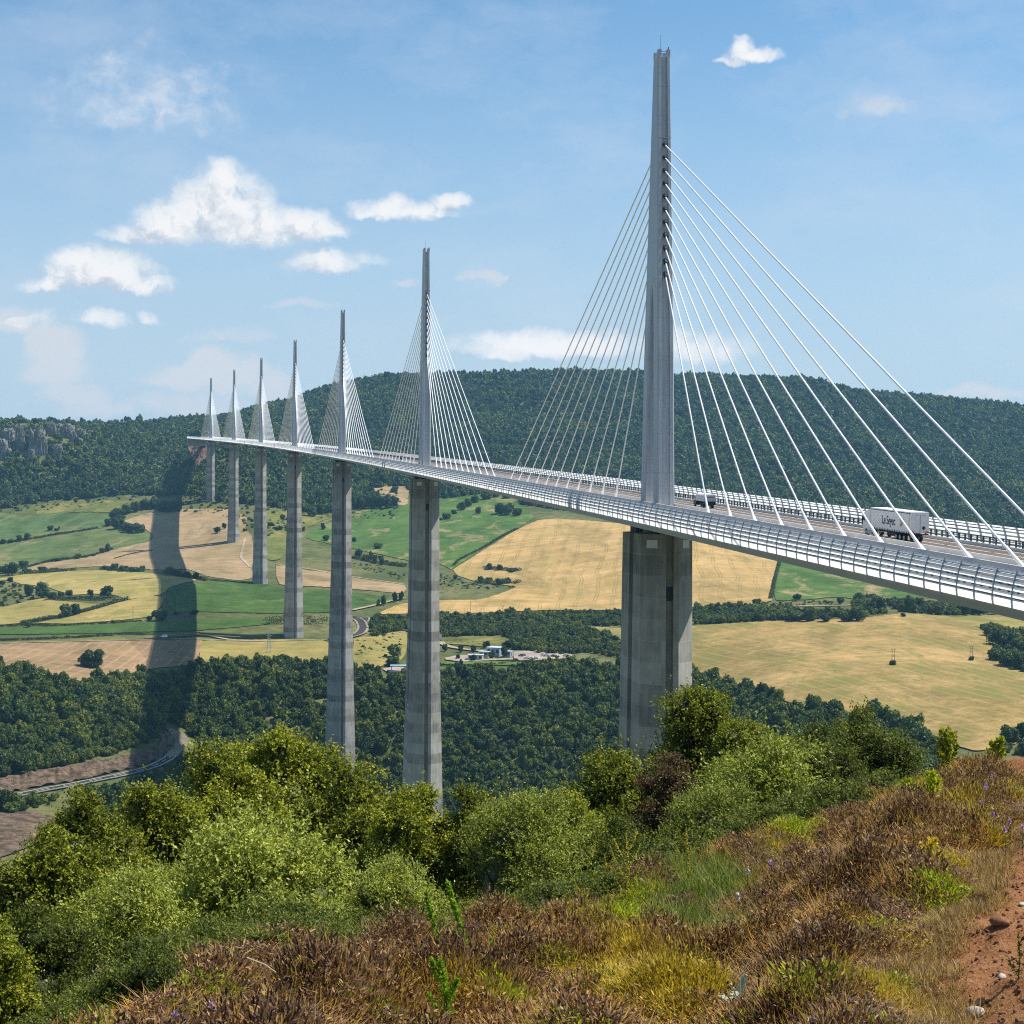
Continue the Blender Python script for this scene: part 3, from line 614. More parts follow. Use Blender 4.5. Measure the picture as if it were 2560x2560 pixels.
# masts and stays
def mast_w(h): return float(np.interp(h, [0, 32, 56, 87], [3.4, 3.15, 2.9, 2.4]))
def mast_l(h): return float(np.interp(h, [0, 32, 56, 87], [13.0, 10.4, 7.2, 3.6]))
far_st = MB(); NEARST = 5
for k in range(7):
    s = 342.0 * k; M = frame(s)
    mo = empty('mast'); mo.matrix_world = M; mo.parent = VIA; mo.matrix_parent_inverse = VINV
    def sec(h, v0, v1, fr=True, bk=True):
        w = mast_w(h) / 2; c = w * 0.46; d = 0.42; e = w * 0.86
        P = [(-w, v0 + 0.5), (-e, v0)]
        P += [(-c, v0), (-c, v0 + d), (c, v0 + d), (c, v0)] if fr else [(-c, v0), (-c, v0 + .02), (c, v0 + .02), (c, v0)]
        P += [(e, v0), (w, v0 + 0.5), (w, v1 - 0.5), (e, v1)]
        P += [(c, v1), (c, v1 - d), (-c, v1 - d), (-c, v1)] if bk else [(c, v1), (c, v1 - .02), (-c, v1 - .02), (-c, v1)]
        P += [(-e, v1), (-w, v1 - 0.5)]
        return [Vector((u, v, h)) for u, v in P]
    for sg in (-1, 1):
        lb = MB(); rr = []
        for h in (-4.0, 0, 10, 20, 30, 38, 43):
            L = mast_l(h) / 2; t = float(np.interp(h, [0, 38, 43], [3.4, 3.7, mast_l(43) / 2 - 0.02]))
            rr.append(sec(h, -L, -L + t, True, False) if sg < 0 else sec(h, L - t, L, False, True))
        lb.loft(rr); lb.build('mast_leg', M_steel, mo)
    ub = MB(); ub.loft([sec(h, -mast_l(h) / 2, mast_l(h) / 2) for h in (43, 50, 56, 62, 68.5, 70.5, 80, 86.0)]); ub.build('mast_head', M_steel, mo)
    ft = MB()
    for u in (-0.84, 0.84):
        for v in (-1.35, 1.35): fb = MB(); fb.box((u, v, 86.7), (0.66, 0.75, 1.4)); fb.build('cap_block', M_steel, mo)
    ft.box((0, 0, 70.6), (mast_w(70) * 0.93, mast_l(70.6) + 0.03, 0.12)); ft.build('joint_band', M_steel, mo)
    an = MB(); an.tube((-0.55, -1.2, 87), (-0.55, -1.2, 90.2), 0.035); an.tube((0.95, -1.2, 87.2), (0.95, -1.2, 88.0), 0.09)
    an.tube((-0.6, -1.5, 87.0), (0.6, -1.5, 87.0), 0.05); an.tube((-0.6, -1.5, 86.55), (0.6, -1.5, 86.55), 0.04)
    an.build('antenna', M_rail, mo)
    for sg in (-1, 1):
        for i in range(11):
            h = 45.0 + 2.44 * i; sd = sg * (33.4 + 12.5 * i)
            T = M @ Vector((0, sg * (mast_l(h) / 2 - 0.45), h)); B = bp(s + sd, 0, RD + 0.25)
            d = (T - B).normalized()
            
            rad = 0.135 if k < 2 else 0.17
            tgt = far_st if k >= NEARST else MB()
            tgt.tube(B + d * 4.5, T, rad, n=8 if k < 2 else 5)
            tgt.tube(B + d * 1.2, B + d * 4.6, rad * 1.55, rad * 1.25, n=8 if k < 2 else 5); tgt.tube(B, B + d * 1.5, rad * 2.6, rad * 1.8, n=8 if k < 2 else 5)
            if k < NEARST:
                nf = len(tgt.f); tgt.tube(T, T - d * 1.0, 0.36, n=10); o = tgt.build('stay_cable', M_cable); o.data.materials.append(M_collar)
                for f_ in o.data.polygons[nf:]: f_.material_index = 1
                o.parent = mo; o.matrix_parent_inverse = M.inverted() 
o = vpart(far_st.build('stay_cable', M_cable)); tag(o, kind='stuff')
ab = MB(); Ma = frame(S1 + 6); ab.box((0, 0, -6), (30, 14, 11.6), Ma); vpart(ab.build('abutment', M_conc))

# ------------------------------------------------------------------ vehicles
M_wht = plain('white_bodywork', (0.72, 0.70, 0.66), 0.45, 0.4, var=0.04)
M_roofw = plain('white_roof_sheet', (0.82, 0.82, 0.82), 0.5, var=0.03)
M_tyre = plain('tyre_rubber', (0.015, 0.015, 0.016), 0.8)
M_glass, _, b_ = mat('dark_glass', 0.08, 0.5); b_.inputs['Base Color'].default_value = (0.02, 0.03, 0.035, 1)
M_redl = plain('red_lamp', (0.65, 0.10, 0.05), 0.4)
M_ink = plain('navy_ink', (0.02, 0.03, 0.07), 0.6); M_gold = plain('ochre_ink', (0.50, 0.30, 0.10), 0.6)
M_dark = plain('dark_chassis', (0.02, 0.021, 0.024), 0.6); M_silv = plain('silver_panel', (0.38, 0.42, 0.46), 0.4, 0.5)
M_redt = plain('red_lettering', (0.45, 0.06, 0.10), 0.6)
def wheel(parent, x, y, r, w):
    b = MB(); b.tube((x - w / 2, y, r), (x + w / 2, y, r), r, n=18); o = b.build('wheel', M_tyre, parent)
    h = MB(); h.tube((x - w / 2 - 0.02, y, r), (x + w / 2 + 0.02, y, r), r * 0.55, n=12); h.build('rim', M_silv, o)
def vehicle_frame(s, u):
    P, r, t = axis(s); return tuple(bp(s, u, RD + 0.02)), math.atan2(r.y, r.x)
# articulated lorry: local +y is forward, rear bumper at y = 0
loc, rz = vehicle_frame(-101.5, 8.0)
lo = empty('lorry', loc, rz, 'white articulated curtain lorry with blue Le Seyec lettering driving on the viaduct', 'lorry')
lo.rotation_euler = (math.atan(SL), 0, rz)
tr = MB(); tr.box((0, 6.8, 2.52), (2.5, 13.6, 2.62)); tb = tr.build('trailer_body', M_wht, lo)
bv = tb.modifiers.new('bev', 'BEVEL'); bv.width = 0.06; bv.segments = 2
q = MB(); q.loft([[Vector((-1.27, y, 3.84)), Vector((1.27, y, 3.84)), Vector((1.2, y, 3.98)), Vector((-1.2, y, 3.98))] for y in (0.0, 13.62)]); q.build('trailer_roof', M_roofw, lo)
q = MB()
q.box((-1.27, 6.85, 3.78), (0.03, 13.3, 0.09)); q.box((-1.27, 0.6, 2.5), (0.025, 0.05, 2.5)); q.build('roof_rail', M_dark, tb)
q = MB()
for i in range(22): q.box((-1.275, 0.9 + i * 0.57, 1.29), (0.03, 0.30, 0.2))
q.build('curtain_strap', M_roofw, tb)
q = MB()
for i in range(21): q.box((-1.268, 1.2 + i * 0.57, 1.22), (0.02, 0.26, 0.30))
q.build('skirt', M_dark, tb)
d_ = MB()
for x in (-0.62, 0.62): d_.box((x, -0.03, 2.5), (1.2, 0.05, 2.45))
dd_ = d_.build('rear_door', M_wht, lo)
q = MB()
for x in (-0.45, 0.45): q.box((x, -0.07, 3.62), (0.4, 0.03, 0.05))
q.box((0.0, -0.06, 2.5), (0.03, 0.03, 2.4)); q.build('hinge', M_dark, dd_)
q = MB(); q.add([(0.5, -0.075, 1.62), (0.78, -0.075, 1.92), (0.5, -0.075, 2.22), (0.22, -0.075, 1.92)], [(0, 1, 2, 3)]); q.build('hazard_diamond', M_dark, dd_)
for x, w in ((-1.02, 0.42), (0.98, 0.5)):
    q = MB(); q.box((x, -0.08, 1.36), (w, 0.05, 0.24)); q.build('tail_light', M_redl, lo)
q = MB(); q.box((0, -0.05, 1.1), (2.4, 0.12, 0.14)); q.box((0, 6.4, 0.98), (0.9, 12.4, 0.34)); q.box((-1.1, 6.0, 0.75), (0.1, 3.4, 0.45)); q.box((1.1, 6.0, 0.75), (0.1, 3.4, 0.45)); q.build('chassis', M_dark, lo)
for y in (2.2, 3.5, 4.8, 12.3, 15.1):
    for x in (-1.05, 1.05): wheel(lo, x, y, 0.5, 0.34)
cb = MB()
cb.loft([[Vector((-1.22, y, z)) for y, z in ((13.95, 0.55), (16.35, 0.55), (16.4, 1.7), (16.15, 2.9), (15.6, 3.45), (13.95, 3.75))], [Vector((1.22, y, z)) for y, z in ((13.95, 0.55), (16.35, 0.55), (16.4, 1.7), (16.15, 2.9), (15.6, 3.45), (13.95, 3.75))]])
cab = cb.build('cab', M_wht, lo); bv = cab.modifiers.new('bev', 'BEVEL'); bv.width = 0.08; bv.segments = 2
q = MB(); q.box((-1.235, 15.55, 2.3), (0.02, 0.95, 0.8)); q.build('side_window', M_glass, cab)
q = MB(); q.box((-1.36, 16.1, 2.4), (0.22, 0.1, 0.6)); q.build('mirror', M_dark, cab)
q = MB(); q.add([(-1.1, 16.42, 1.75), (1.1, 16.42, 1.75), (1.1, 16.2, 2.8), (-1.1, 16.2, 2.8)], [(0, 1, 2, 3)]); q.build('windscreen', M_glass, cab)
q = MB(); q.box((-1.12, 13.8, 0.62), (0.3, 1.5, 0.62)); q.build('fuel_tank', M_silv, lo)
tx = bpy.data.curves.new('lettering', 'FONT'); tx.body = 'Le Seyec'; tx.size = 1.45; tx.extrude = 0.004; tx.shear = 0.0; tx.space_character = 0.88; tx.offset = 0.018; tx.materials.append(M_ink)
to = bpy.data.objects.new('lettering', tx); COL.objects.link(to); to.parent = tb
bpy.context.view_layer.update(); tm_ = bpy.data.meshes.new_from_object(to); bpy.data.objects.remove(to); to = link('lettering', tm_, None, tb)
to.rotation_euler = (R_(90), 0, R_(-90)); to.location = (-1.262, 9.6, 2.0); to.scale = (1.02, 1.12, 1)
q = MB()
for (y0, z0, y1, z1) in ((3.3, 2.0, 2.9, 2.75), (2.9, 2.75, 2.3, 2.6), (3.3, 2.0, 2.5, 2.2), (2.9, 2.2, 2.2, 3.0), (3.2, 2.5, 3.6, 2.9)): q.tube((-1.268, y0, z0), (-1.268, y1, z1), 0.09, 0.02, n=5)
q.build('emblem', M_gold, tb)
# tipper truck beyond the mast
loc, rz = vehicle_frame(-8.0, 8.0)
lt = empty('truck', loc, rz, 'silver box truck with white roof and dark rear driving just beyond the nearest mast', 'truck'); lt.rotation_euler = (math.atan(SL), 0, rz); lt.scale = (0.9, 0.8, 0.76)
q = MB(); q.box((0, 3.6, 2.45), (2.5, 7.0, 1.5)); bx = q.build('body', M_silv, lt)
q = MB(); q.loft([[Vector((-1.26, y, 3.2)), Vector((1.26, y, 3.2)), Vector((1.05, y, 3.5)), Vector((-1.05, y, 3.5))] for y in (0.05, 7.1)]); q.build('roof', M_roofw, lt)
q = MB(); q.box((0, 0.02, 1.25), (2.45, 0.2, 0.9)); q.box((0, 3.5, 0.95), (1.0, 7.4, 0.5)); q.build('tail_lift', M_dark, lt)
q = MB()
for i in range(7): q.box((-0.72 + i * 0.24, 0.08, 2.75), (0.17, 0.04, 0.3 - 0.04 * (i % 2)))
q.build('lettering', M_redt, bx)
q = MB(); q.loft([[Vector((x, y, z)) for y, z in ((7.3, 0.6), (9.2, 0.6), (9.2, 1.7), (8.8, 2.6), (7.3, 2.7))] for x in (-1.15, 1.15)]); cb2 = q.build('cab', plain('maroon_cab', (0.05, 0.03, 0.035), 0.5), lt)
q = MB(); q.box((-1.165, 8.3, 2.0), (0.02, 0.9, 0.6)); q.build('side_window', M_glass, cb2)
for y in (1.6, 2.7, 8.2):
    for x in (-1.05, 1.05): wheel(lt, x, y, 0.48, 0.32)
def car_proto(col, van=False):
    root = empty('car'); L, W, H = (5.2, 1.95, 2.2) if van else (4.3, 1.75, 1.45)
    pr_ = [(0, 0.3), (0, 0.85), (0.25, H - 0.1), (0.6, H), (L * 0.72, H), (L * 0.84, 1.15), (L - 0.1, 0.95), (L, 0.3)] if van else [(0, 0.3), (0, 0.85), (0.5, 0.95), (1.0, H), (2.6, H), (3.2, 0.95), (L - 0.1, 0.8), (L, 0.3)]
    b = MB(); b.loft([[Vector((x, y, z)) for y, z in pr_] for x in (-W / 2, W / 2)]); bd = b.build('body', plain('car_paint', col, 0.3, 0.5, var=0.02), root)
    g = MB()
    for sx in (-1, 1): g.box((sx * (W / 2 + 0.005), L * 0.45 if not van else L * 0.7, 1.17 if not van else 1.6), (0.02, 1.6 if not van else 0.8, 0.33 if not van else 0.5))
    if not van: g.add([(-0.7, 0.48, 0.98), (0.7, 0.48, 0.98), (0.62, 0.95, 1.4), (-0.62, 0.95, 1.4)], [(0, 1, 2, 3)]); g.add([(-0.7, 3.19, 0.98), (0.7, 3.19, 0.98), (0.62, 2.64, 1.42), (-0.62, 2.64, 1.42)], [(0, 1, 2, 3)])
    g.build('window', M_glass, bd)
    for y in (0.8, L - 0.85):
        for x in (-W / 2 + 0.05, W / 2 - 0.05): 
            w = MB(); w.tube((x - 0.1, y, 0.32), (x + 0.1, y, 0.32), 0.32, n=10); w.build('wheel', M_tyre, root)
    return root
CARP = {k: car_proto(c, k == 'van') for k, c in (('white', (0.75, 0.75, 0.75)), ('dark', (0.03, 0.035, 0.045)), ('red', (0.5, 0.05, 0.05)), ('silver', (0.42, 0.44, 0.46)), ('van', (0.78, 0.78, 0.78)))}
used_c = set()
def place_car(kind, loc, rz, label, group=None, pitch=0):
    o = CARP[kind] if kind not in used_c else copy_tree(CARP[kind]); used_c.add(kind)
    o.location = loc; o.rotation_euler = (pitch, 0, rz); o.name = 'van' if kind == 'van' else 'car'
    tag(o, label, 'van' if kind == 'van' else 'car', group); return o
PK = ZS([(1430, 272), (1452, 266), (1480, 290), (1512, 295), (1555, 292), (1612, 265), (1640, 272), (1692, 276), (1722, 281), (1800, 272), (1385, 306), (1570, 243)])
KN = ['dark', 'silver', 'white', 'white', 'white', 'white', 'silver', 'dark', 'dark', 'silver', 'red', 'dark']
for (p, kd) in zip(PK, KN):
    g_ = ground([p[0]], [p[1] + 2])[0]
    lab = {'dark': 'dark car parked on the pale gravel car park in the valley', 'silver': 'grey car parked on the pale gravel car park in the valley', 'white': 'white car parked on the pale gravel car park in the valley', 'red': 'small red car at the near edge of the gravel car park'}[kd]
    place_car(kd, (g_[0], g_[1], g_[2] + 1.0), random.uniform(-0.5, 0.5) + 1.0, lab, None if kd == 'red' else kd + ' cars in the car park')
for px, py, kd, rz, lab in ((418, 1597.5, 'van', 1.5, 'white van on the track inside the dark band of bridge shadow'), (1940, 1518, 'van', 1.6, 'white van behind the hedge nearest the big pier on the valley road'), (2154, 1515, 'white', -1.5, 'white car half hidden by trees at the middle of the valley road'), (2242, 1510, 'silver', -1.5, 'pale car farther along the valley road under the deck')):
    g_ = ground([px], [py])[0]; place_car(kd, (g_[0], g_[1], g_[2] + 1.1), rz, lab)
for s, u, kd, lab in ((480, 8, 'dark', 'dark car on the deck just beyond the second mast'), (640, 8, 'dark', 'dark car on the deck shortly before the third mast'), (590, 5, 'dark', 'dark car on the deck between the second and third masts')):
    loc, rz = vehicle_frame(s, u); place_car(kd, loc, rz, lab, None, math.atan(SL))
# ------------------------------------------------------------------ trees
def ico(sub):
    import bmesh
    bm = bmesh.new(); bmesh.ops.create_icosphere(bm, subdivisions=sub, radius=1)
    V = np.array([v.co for v in bm.verts]); T = np.array([[v.index for v in f.verts] for f in bm.faces]); bm.free(); return V, T
ICO1, ICO2 = ico(1), ico(2)
def unit(v): return v / np.maximum(np.linalg.norm(v, axis=-1, keepdims=True), 1e-9)
def quads(C, A, B_):
    """rhombic leaves: centre, half long axis, half short axis"""
    V = np.stack([C - A, C - A * 0.1 + B_, C + A, C - A * 0.1 - B_], 1).reshape(-1, 3); i = np.arange(len(C)) * 4
    return V, np.c_[i, i + 1, i + 2, i + 3]
def crown_mesh(seed, nl, nleaf, leaf, tall=1.0, core=True, open_=0.0):
    """crown of radius about 1 standing on z = 0, about 1.9 high, built of leaf sprays on lobes"""
    r = np.random.default_rng(seed); P, Rr = [], []
    for i in range(nl):
        a = i * 2.4 + r.uniform(-0.5, 0.5); h = r.uniform(0.0, 1.0); w = math.sqrt(max(0.05, 1 - (1.25 * h - 0.42) ** 2)) * r.uniform(0.3, 0.72)
        P.append((w * math.cos(a), w * math.sin(a), 0.45 + h * 1.05 * tall)); Rr.append(r.uniform(0.28, 0.48) * (1.1 - 0.3 * h))
    P.append((0, 0, 0.75 * tall)); Rr.append(0.62); P, Rr = np.array(P), np.array(Rr)
    if open_: Rr[:-1] *= 1 - open_; Rr[-1] *= 0.4
    pick = r.choice(len(P), nleaf, p=Rr ** 2 / (Rr ** 2).sum()); dr = unit(r.normal(size=(nleaf, 3)) + [0, 0, 0.35])
    C = P[pick] + dr * (Rr[pick] * r.uniform(0.78, 1.18, nleaf))[:, None]; C[:, 2] = np.maximum(C[:, 2], 0.06)
    nrm = unit(dr + r.normal(size=(nleaf, 3)) * 0.65); ax = unit(np.cross(nrm, r.normal(size=(nleaf, 3)))); bx = np.cross(nrm, ax)
    s = leaf * r.uniform(0.6, 1.3, nleaf)[:, None]; V, Q = quads(C, ax * s, bx * s * 0.72)
    T = np.r_[Q[:, [0, 1, 2]], Q[:, [0, 2, 3]]]; rn = np.repeat(r.random(nleaf), 4)
    if core:
        for p, q in zip(P, Rr):
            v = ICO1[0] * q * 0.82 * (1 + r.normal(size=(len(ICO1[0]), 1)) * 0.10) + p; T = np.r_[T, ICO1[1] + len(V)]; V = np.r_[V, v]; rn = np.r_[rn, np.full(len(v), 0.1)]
    return np_mesh('crown', V, T, False, rn)
FOL = [(0.0, (0.018, 0.034, 0.008)), (0.35, (0.036, 0.066, 0.013)), (0.65, (0.080, 0.115, 0.020)), (1.0, (0.16, 0.185, 0.032))]
FOLF = [(0.0, (0.015, 0.030, 0.010)), (0.35, (0.032, 0.060, 0.018)), (0.65, (0.070, 0.108, 0.028)), (1.0, (0.15, 0.185, 0.05))]
M_fol = leafmat('oak_foliage', FOL, 0.2, extra=(0.02, (1.5, 1.3, 0.8, 1))); M_folfar = leafmat('hill_foliage', FOLF, 0.15, extra=(0.007, (1.55, 1.35, 0.8, 1)))
M_foli = leafmat('hedge_foliage', [(0.0, (0.022, 0.042, 0.012)), (0.5, (0.04, 0.07, 0.018)), (1.0, (0.085, 0.125, 0.03))], 0.25)
M_bark = plain('bark', (0.10, 0.075, 0.055), 0.9, 0.1, var=0.3, vscale=3)
def scatter(name, pts, scl, rot, idx, meshes, m, label=None):
    """one object that stands the given meshes on a cloud of points (geometry nodes)"""
    pts = np.asarray(pts, np.float32); me = bpy.data.meshes.new(name); me.vertices.add(len(pts)); me.vertices.foreach_set('co', pts.ravel())
    for nm, ty, v, key in (('scl', 'FLOAT_VECTOR', scl, 'vector'), ('rot', 'FLOAT_VECTOR', rot, 'vector'), ('idx', 'INT', idx, 'value')):
        a = me.attributes.new(nm, ty, 'POINT'); a.data.foreach_set(key, np.ascontiguousarray(v, np.int32 if ty == 'INT' else np.float32).ravel())
    me.update(); o = link(name, me)
    tag(o, kind='stuff'); 
    src = bpy.data.collections.new(name + '_kinds')
    for i, k in enumerate(meshes):
        if len(k.materials) == 0: k.materials.append(m)
        so = bpy.data.objects.new('%s_kind_%02d' % (name, i), k); src.objects.link(so)
    g = bpy.data.node_groups.new(name + '_scatter', 'GeometryNodeTree')
    g.interface.new_socket('Geometry', in_out='INPUT', socket_type='NodeSocketGeometry'); g.interface.new_socket('Geometry', in_out='OUTPUT', socket_type='NodeSocketGeometry')
    A = g.nodes.new; gi, go = A('NodeGroupInput'), A('NodeGroupOutput'); ip = A('GeometryNodeInstanceOnPoints'); ci = A('GeometryNodeCollectionInfo')
    ci.inputs['Collection'].default_value = src; ci.inputs['Separate Children'].default_value = True; ci.inputs['Reset Children'].default_value = True
    def at(n, t): q = A('GeometryNodeInputNamedAttribute'); q.data_type = t; q.inputs[0].default_value = n; return q.outputs[0]
    L = g.links.new; L(gi.outputs[0], ip.inputs['Points']); L(ci.outputs[0], ip.inputs['Instance']); ip.inputs['Pick Instance'].default_value = True
    L(at('idx', 'INT'), ip.inputs['Instance Index'])
    er = A('FunctionNodeEulerToRotation'); L(at('rot', 'FLOAT_VECTOR'), er.inputs[0]); L(er.outputs[0], ip.inputs['Rotation'])
    L(at('scl', 'FLOAT_VECTOR'), ip.inputs['Scale']); L(ip.outputs[0], go.inputs[0])
    md = o.modifiers.new('scatter', 'NODES'); md.node_group = g
    return o
def jgrid(x0, x1, y0, y1, g):
    X, Y = np.meshgrid(np.arange(x0, x1, g), np.arange(y0, y1, g)); X = X + (np.arange(X.shape[0]) % 2)[:, None] * g / 2
    return (X + rng.uniform(-0.42, 0.42, X.shape) * g).ravel(), (Y + rng.uniform(-0.42, 0.42, Y.shape) * g).ravel()
def wood_points(polys, x0, x1, y0, y1, g, avoid_fields=True, prob=1.0, avoid=()):
    x, y = jgrid(x0, x1, y0, y1, g); k = np.abs(x / y) < 0.62; x, y = x[k], y[k]
    z = ztop(x, y); px, py = project(np.stack([x, y, z], -1)); k = np.zeros(len(x), bool)
    for p in polys: k |= inpoly(px, py, p)
    if avoid_fields:
        for p in FIELD_POLYS: k &= ~inpoly(px, py, p)
    for (a, b, c, d) in avoid: k &= ~((px > a) & (px < c) & (py > b) & (py < d))
    k &= rng.random(len(x)) < prob
    return np.stack([x[k], y[k], z[k]], -1), px[k], py[k]
def wood(name, P, rad, hgt, meshes, m):
    n = len(P); r = rad[0] + (rad[1] - rad[0]) * rng.random(n) ** 1.6; h = r * rng.uniform(*hgt, n)
    Q = P.copy(); Q[:, 2] -= 0.4
    return scatter(name, Q, np.c_[r, r, h], np.c_[np.zeros((n, 2)), rng.uniform(0, 6.28, n)], rng.integers(0, len(meshes), n), meshes, m)
FARC = [crown_mesh(100 + i, 7, 240, 0.22) for i in range(6)]
MIDC = [crown_mesh(200 + i, 13, 900, 0.125) for i in range(7)]
HILL = [(-3000, 1275), (-400, 1275), (0, 1272), (70, 1262), (160, 1250), (270, 1243), (320, 1236), (400, 1242), (440, 1238), (480, 1236), (540, 1256), (640, 1262), (800, 1286), (900, 1271), (960, 1214), (1015, 1229), (1100, 1246), (1240, 1251), (1400, 1276), (1700, 1300), (2000, 1332), (2560, 1352), (4400, 1380), (4400, 850), (-3000, 850)]
AV = [(c[0] - c[3] * 0.5, c[1] - 1, c[0] + c[3] * 0.5, c[2] + 6) for c in CLIFFS] + [(468, 1092, 530, 1150)]
P, px, py = wood_points([HILL], -1700, 2150, 2215, 3620, 7.4, avoid=AV)
top = (px < 470) & (py < 1073) & (P[:, 1] > 2560); keep = ~top | (rng.random(len(P)) < np.where(px > 400, 0.65, 0.16))
cl = sines(P[:, 0], P[:, 1], 41, 420) + 0.5 * sines(P[:, 0], P[:, 1], 42, 160); keep &= (cl > -2.3) & (rng.random(len(P)) > 0.05)
wood('hill_forest', P[keep], (2.8, 7.6), (0.65, 1.4), FARC, M_folfar)
sc_pts, sx, sy = wood_points([[(-400, 1262), (300, 1228), (480, 1228), (640, 1256), (1000, 1222), (1000, 1300), (600, 1300), (300, 1262), (0, 1285), (-400, 1285)], Z5([(600, 1380), (1000, 1480), (1200, 1420), (1180, 1560), (860, 1640), (640, 1560)]), Z6([(60, 960), (220, 1000), (400, 1100), (0, 1200), (-200, 1190), (-200, 960)])], -900, 200, 1150, 2450, 9.0, False, 0.5)
wood('scrub', sc_pts, (1.3, 3.2), (0.6, 0.9), FARC, M_folfar)
MID = [[(-600, 1682), (0, 1676), (58, 1690), (147, 1708), (191, 1728), (225, 1716), (297, 1702), (342, 1697), (444, 1682), (505, 1680), (560, 1676), (640, 1660), (760, 1662), (830, 1664), (882, 1690), (930, 1702), (1000, 1692), (1101, 1684), (1230, 1682), (1354, 1676), (1400, 1668), (1546, 1668), (1640, 1672), (1731, 1690), (1798, 1712), (1913, 1740), (1976, 1774), (2056, 1782), (2110, 1798), (2234, 1802), (2285, 1808), (2323, 1850), (2360, 1900), (2360, 2600), (480, 2600), (470, 1960), (520, 1880), (470, 1830), (400, 1800), (390, 1850), (300, 1885), (200, 1908), (70, 1935), (0, 1950), (-600, 2000)],
       Z7([(-300, 1400), (0, 1375), (150, 1335), (230, 1320), (240, 1340), (100, 1385), (-300, 1430)]), Z7([(600, 1330), (820, 1270), (1090, 1210), (1250, 1130), (1380, 1040), (1480, 1040), (1480, 1500), (900, 1500), (560, 1500)])]
P, px, py = wood_points(MID, -560, 560, 640, 1190, 5.6, True, 0.97)
ok = np.ones(len(P), bool)
Bw = resample(ground([p[0] for p in BEND], [p[1] for p in BEND]), 3)
for q in Bw: ok &= (np.hypot(P[:, 0] - q[0], P[:, 1] - q[1]) > 5.5)
for k in range(7):
    c = axis(342.0 * k)[0]; ok &= np.hypot(P[:, 0] - c.x, P[:, 1] - c.y) > 14
P, px, py = P[ok], px[ok], py[ok]
vis = (py < 2000) & (px > -5) & (px < 2565); order = np.argsort(np.where(vis, P[:, 1], 1e9))[:190]; ind = np.zeros(len(P), bool); ind[order] = True
wood('woodland', P[~ind], (2.2, 5.4), (0.7, 1.5), MIDC, M_fol)
SL_LAB = [(lambda a, b: a < 470, 'dark oak in the dense wood above the curving valley road', 'oaks above the valley road'), (lambda a, b: a < 780, 'dark oak on the wooded slope left of and behind the third pier', 'oaks by the third pier'), (lambda a, b: a < 1120, 'dark oak on the wooded slope between the third and second piers', 'oaks between second and third piers'), (lambda a, b: a < 1550, 'dark oak on the wooded slope between the two nearest piers', 'oaks between the nearest piers'), (lambda a, b: True, 'dark oak at the foot of the yellow field right of the nearest pier', 'oaks below the yellow field')]
for i in order:
    o = bpy.data.objects.new('oak_tree', MIDC[rng.integers(0, 7)]); COL.objects.link(o); r = rng.uniform(2.6, 4.3); o.scale = (r, r, r * rng.uniform(0.8, 1.25)); o.location = P[i] - [0, 0, 0.4]; o.rotation_euler = (0, 0, rng.uniform(0, 6.28))
    for f, l, g in SL_LAB:
        if f(px[i], py[i]): tag(o, l, 'tree', g); break
P, px, py = wood_points([Z7([(-300, 1345), (0, 1318), (150, 1280), (330, 1262), (430, 1265), (330, 1345), (100, 1380), (-300, 1410)]), Z7([(540, 1235), (700, 1215), (820, 1185), (1000, 1140), (1130, 1095), (1250, 1050), (1330, 1010), (1400, 1040), (1300, 1180), (900, 1330), (600, 1360)])], -400, 0, 640, 1000, 4.0, False, 0.85)
wood('scrub', P, (1.2, 2.6), (0.7, 1.1), MIDC, M_fol)
WD = [[(922, 1562), (935, 1596), (1012, 1572), (1100, 1602), (1110, 1592), (1200, 1592), (1265, 1592), (1290, 1626), (1400, 1640), (1470, 1632), (1548, 1644), (1575, 1620), (1530, 1594), (1470, 1580), (1440, 1566), (1560, 1566), (1620, 1560), (1620, 1531), (1560, 1533), (1400, 1535), (1270, 1534), (1180, 1545), (1100, 1540), (1000, 1546), (940, 1545)],
      [(1735, 1523), (1900, 1519), (1960, 1527), (2000, 1532), (2140, 1535), (2172, 1541), (2060, 1549), (1900, 1556), (1735, 1562)], [(2130, 1500), (2200, 1500), (2215, 1535), (2140, 1540)], [(2215, 1508), (2300, 1512), (2500, 1512), (2520, 1530), (2380, 1540), (2250, 1530)],
      [(2440, 1566), (2480, 1570), (2560, 1590), (2700, 1610), (2700, 1700), (2560, 1684), (2500, 1650), (2475, 1640), (2520, 1610)], [(2505, 1862), (2560, 1850), (2700, 1850), (2700, 1900), (2500, 1890)]]
P, px, py = wood_points(WD, -200, 900, 780, 1620, 5.2, False, 0.92)
wood('woodland', P, (2.2, 3.9), (0.8, 1.2), MIDC, M_fol)
SH = [ZS([(740, 150), (1090, 190), (1330, 215), (1560, 235), (1850, 270), (1850, 240), (1560, 200), (1300, 170), (1000, 130)]), ZP([(900, 420), (1300, 430), (1310, 560), (1100, 720), (900, 730)]), [(1880, 1506), (2000, 1500), (2090, 1506), (2090, 1514), (1900, 1518)], Z4([(0, 1620), (250, 1680), (600, 1780), (600, 1850), (250, 1750), (0, 1690)]), Z4([(1010, 1760), (1200, 1820), (1400, 1870), (1900, 1890), (1900, 1932), (1400, 1960), (1010, 1932)])]
P, px, py = wood_points(SH, -400, 400, 950, 2000, 4.2, False, 0.3)
wood('scrub', P, (0.8, 1.9), (0.6, 0.9), FARC, M_fol)
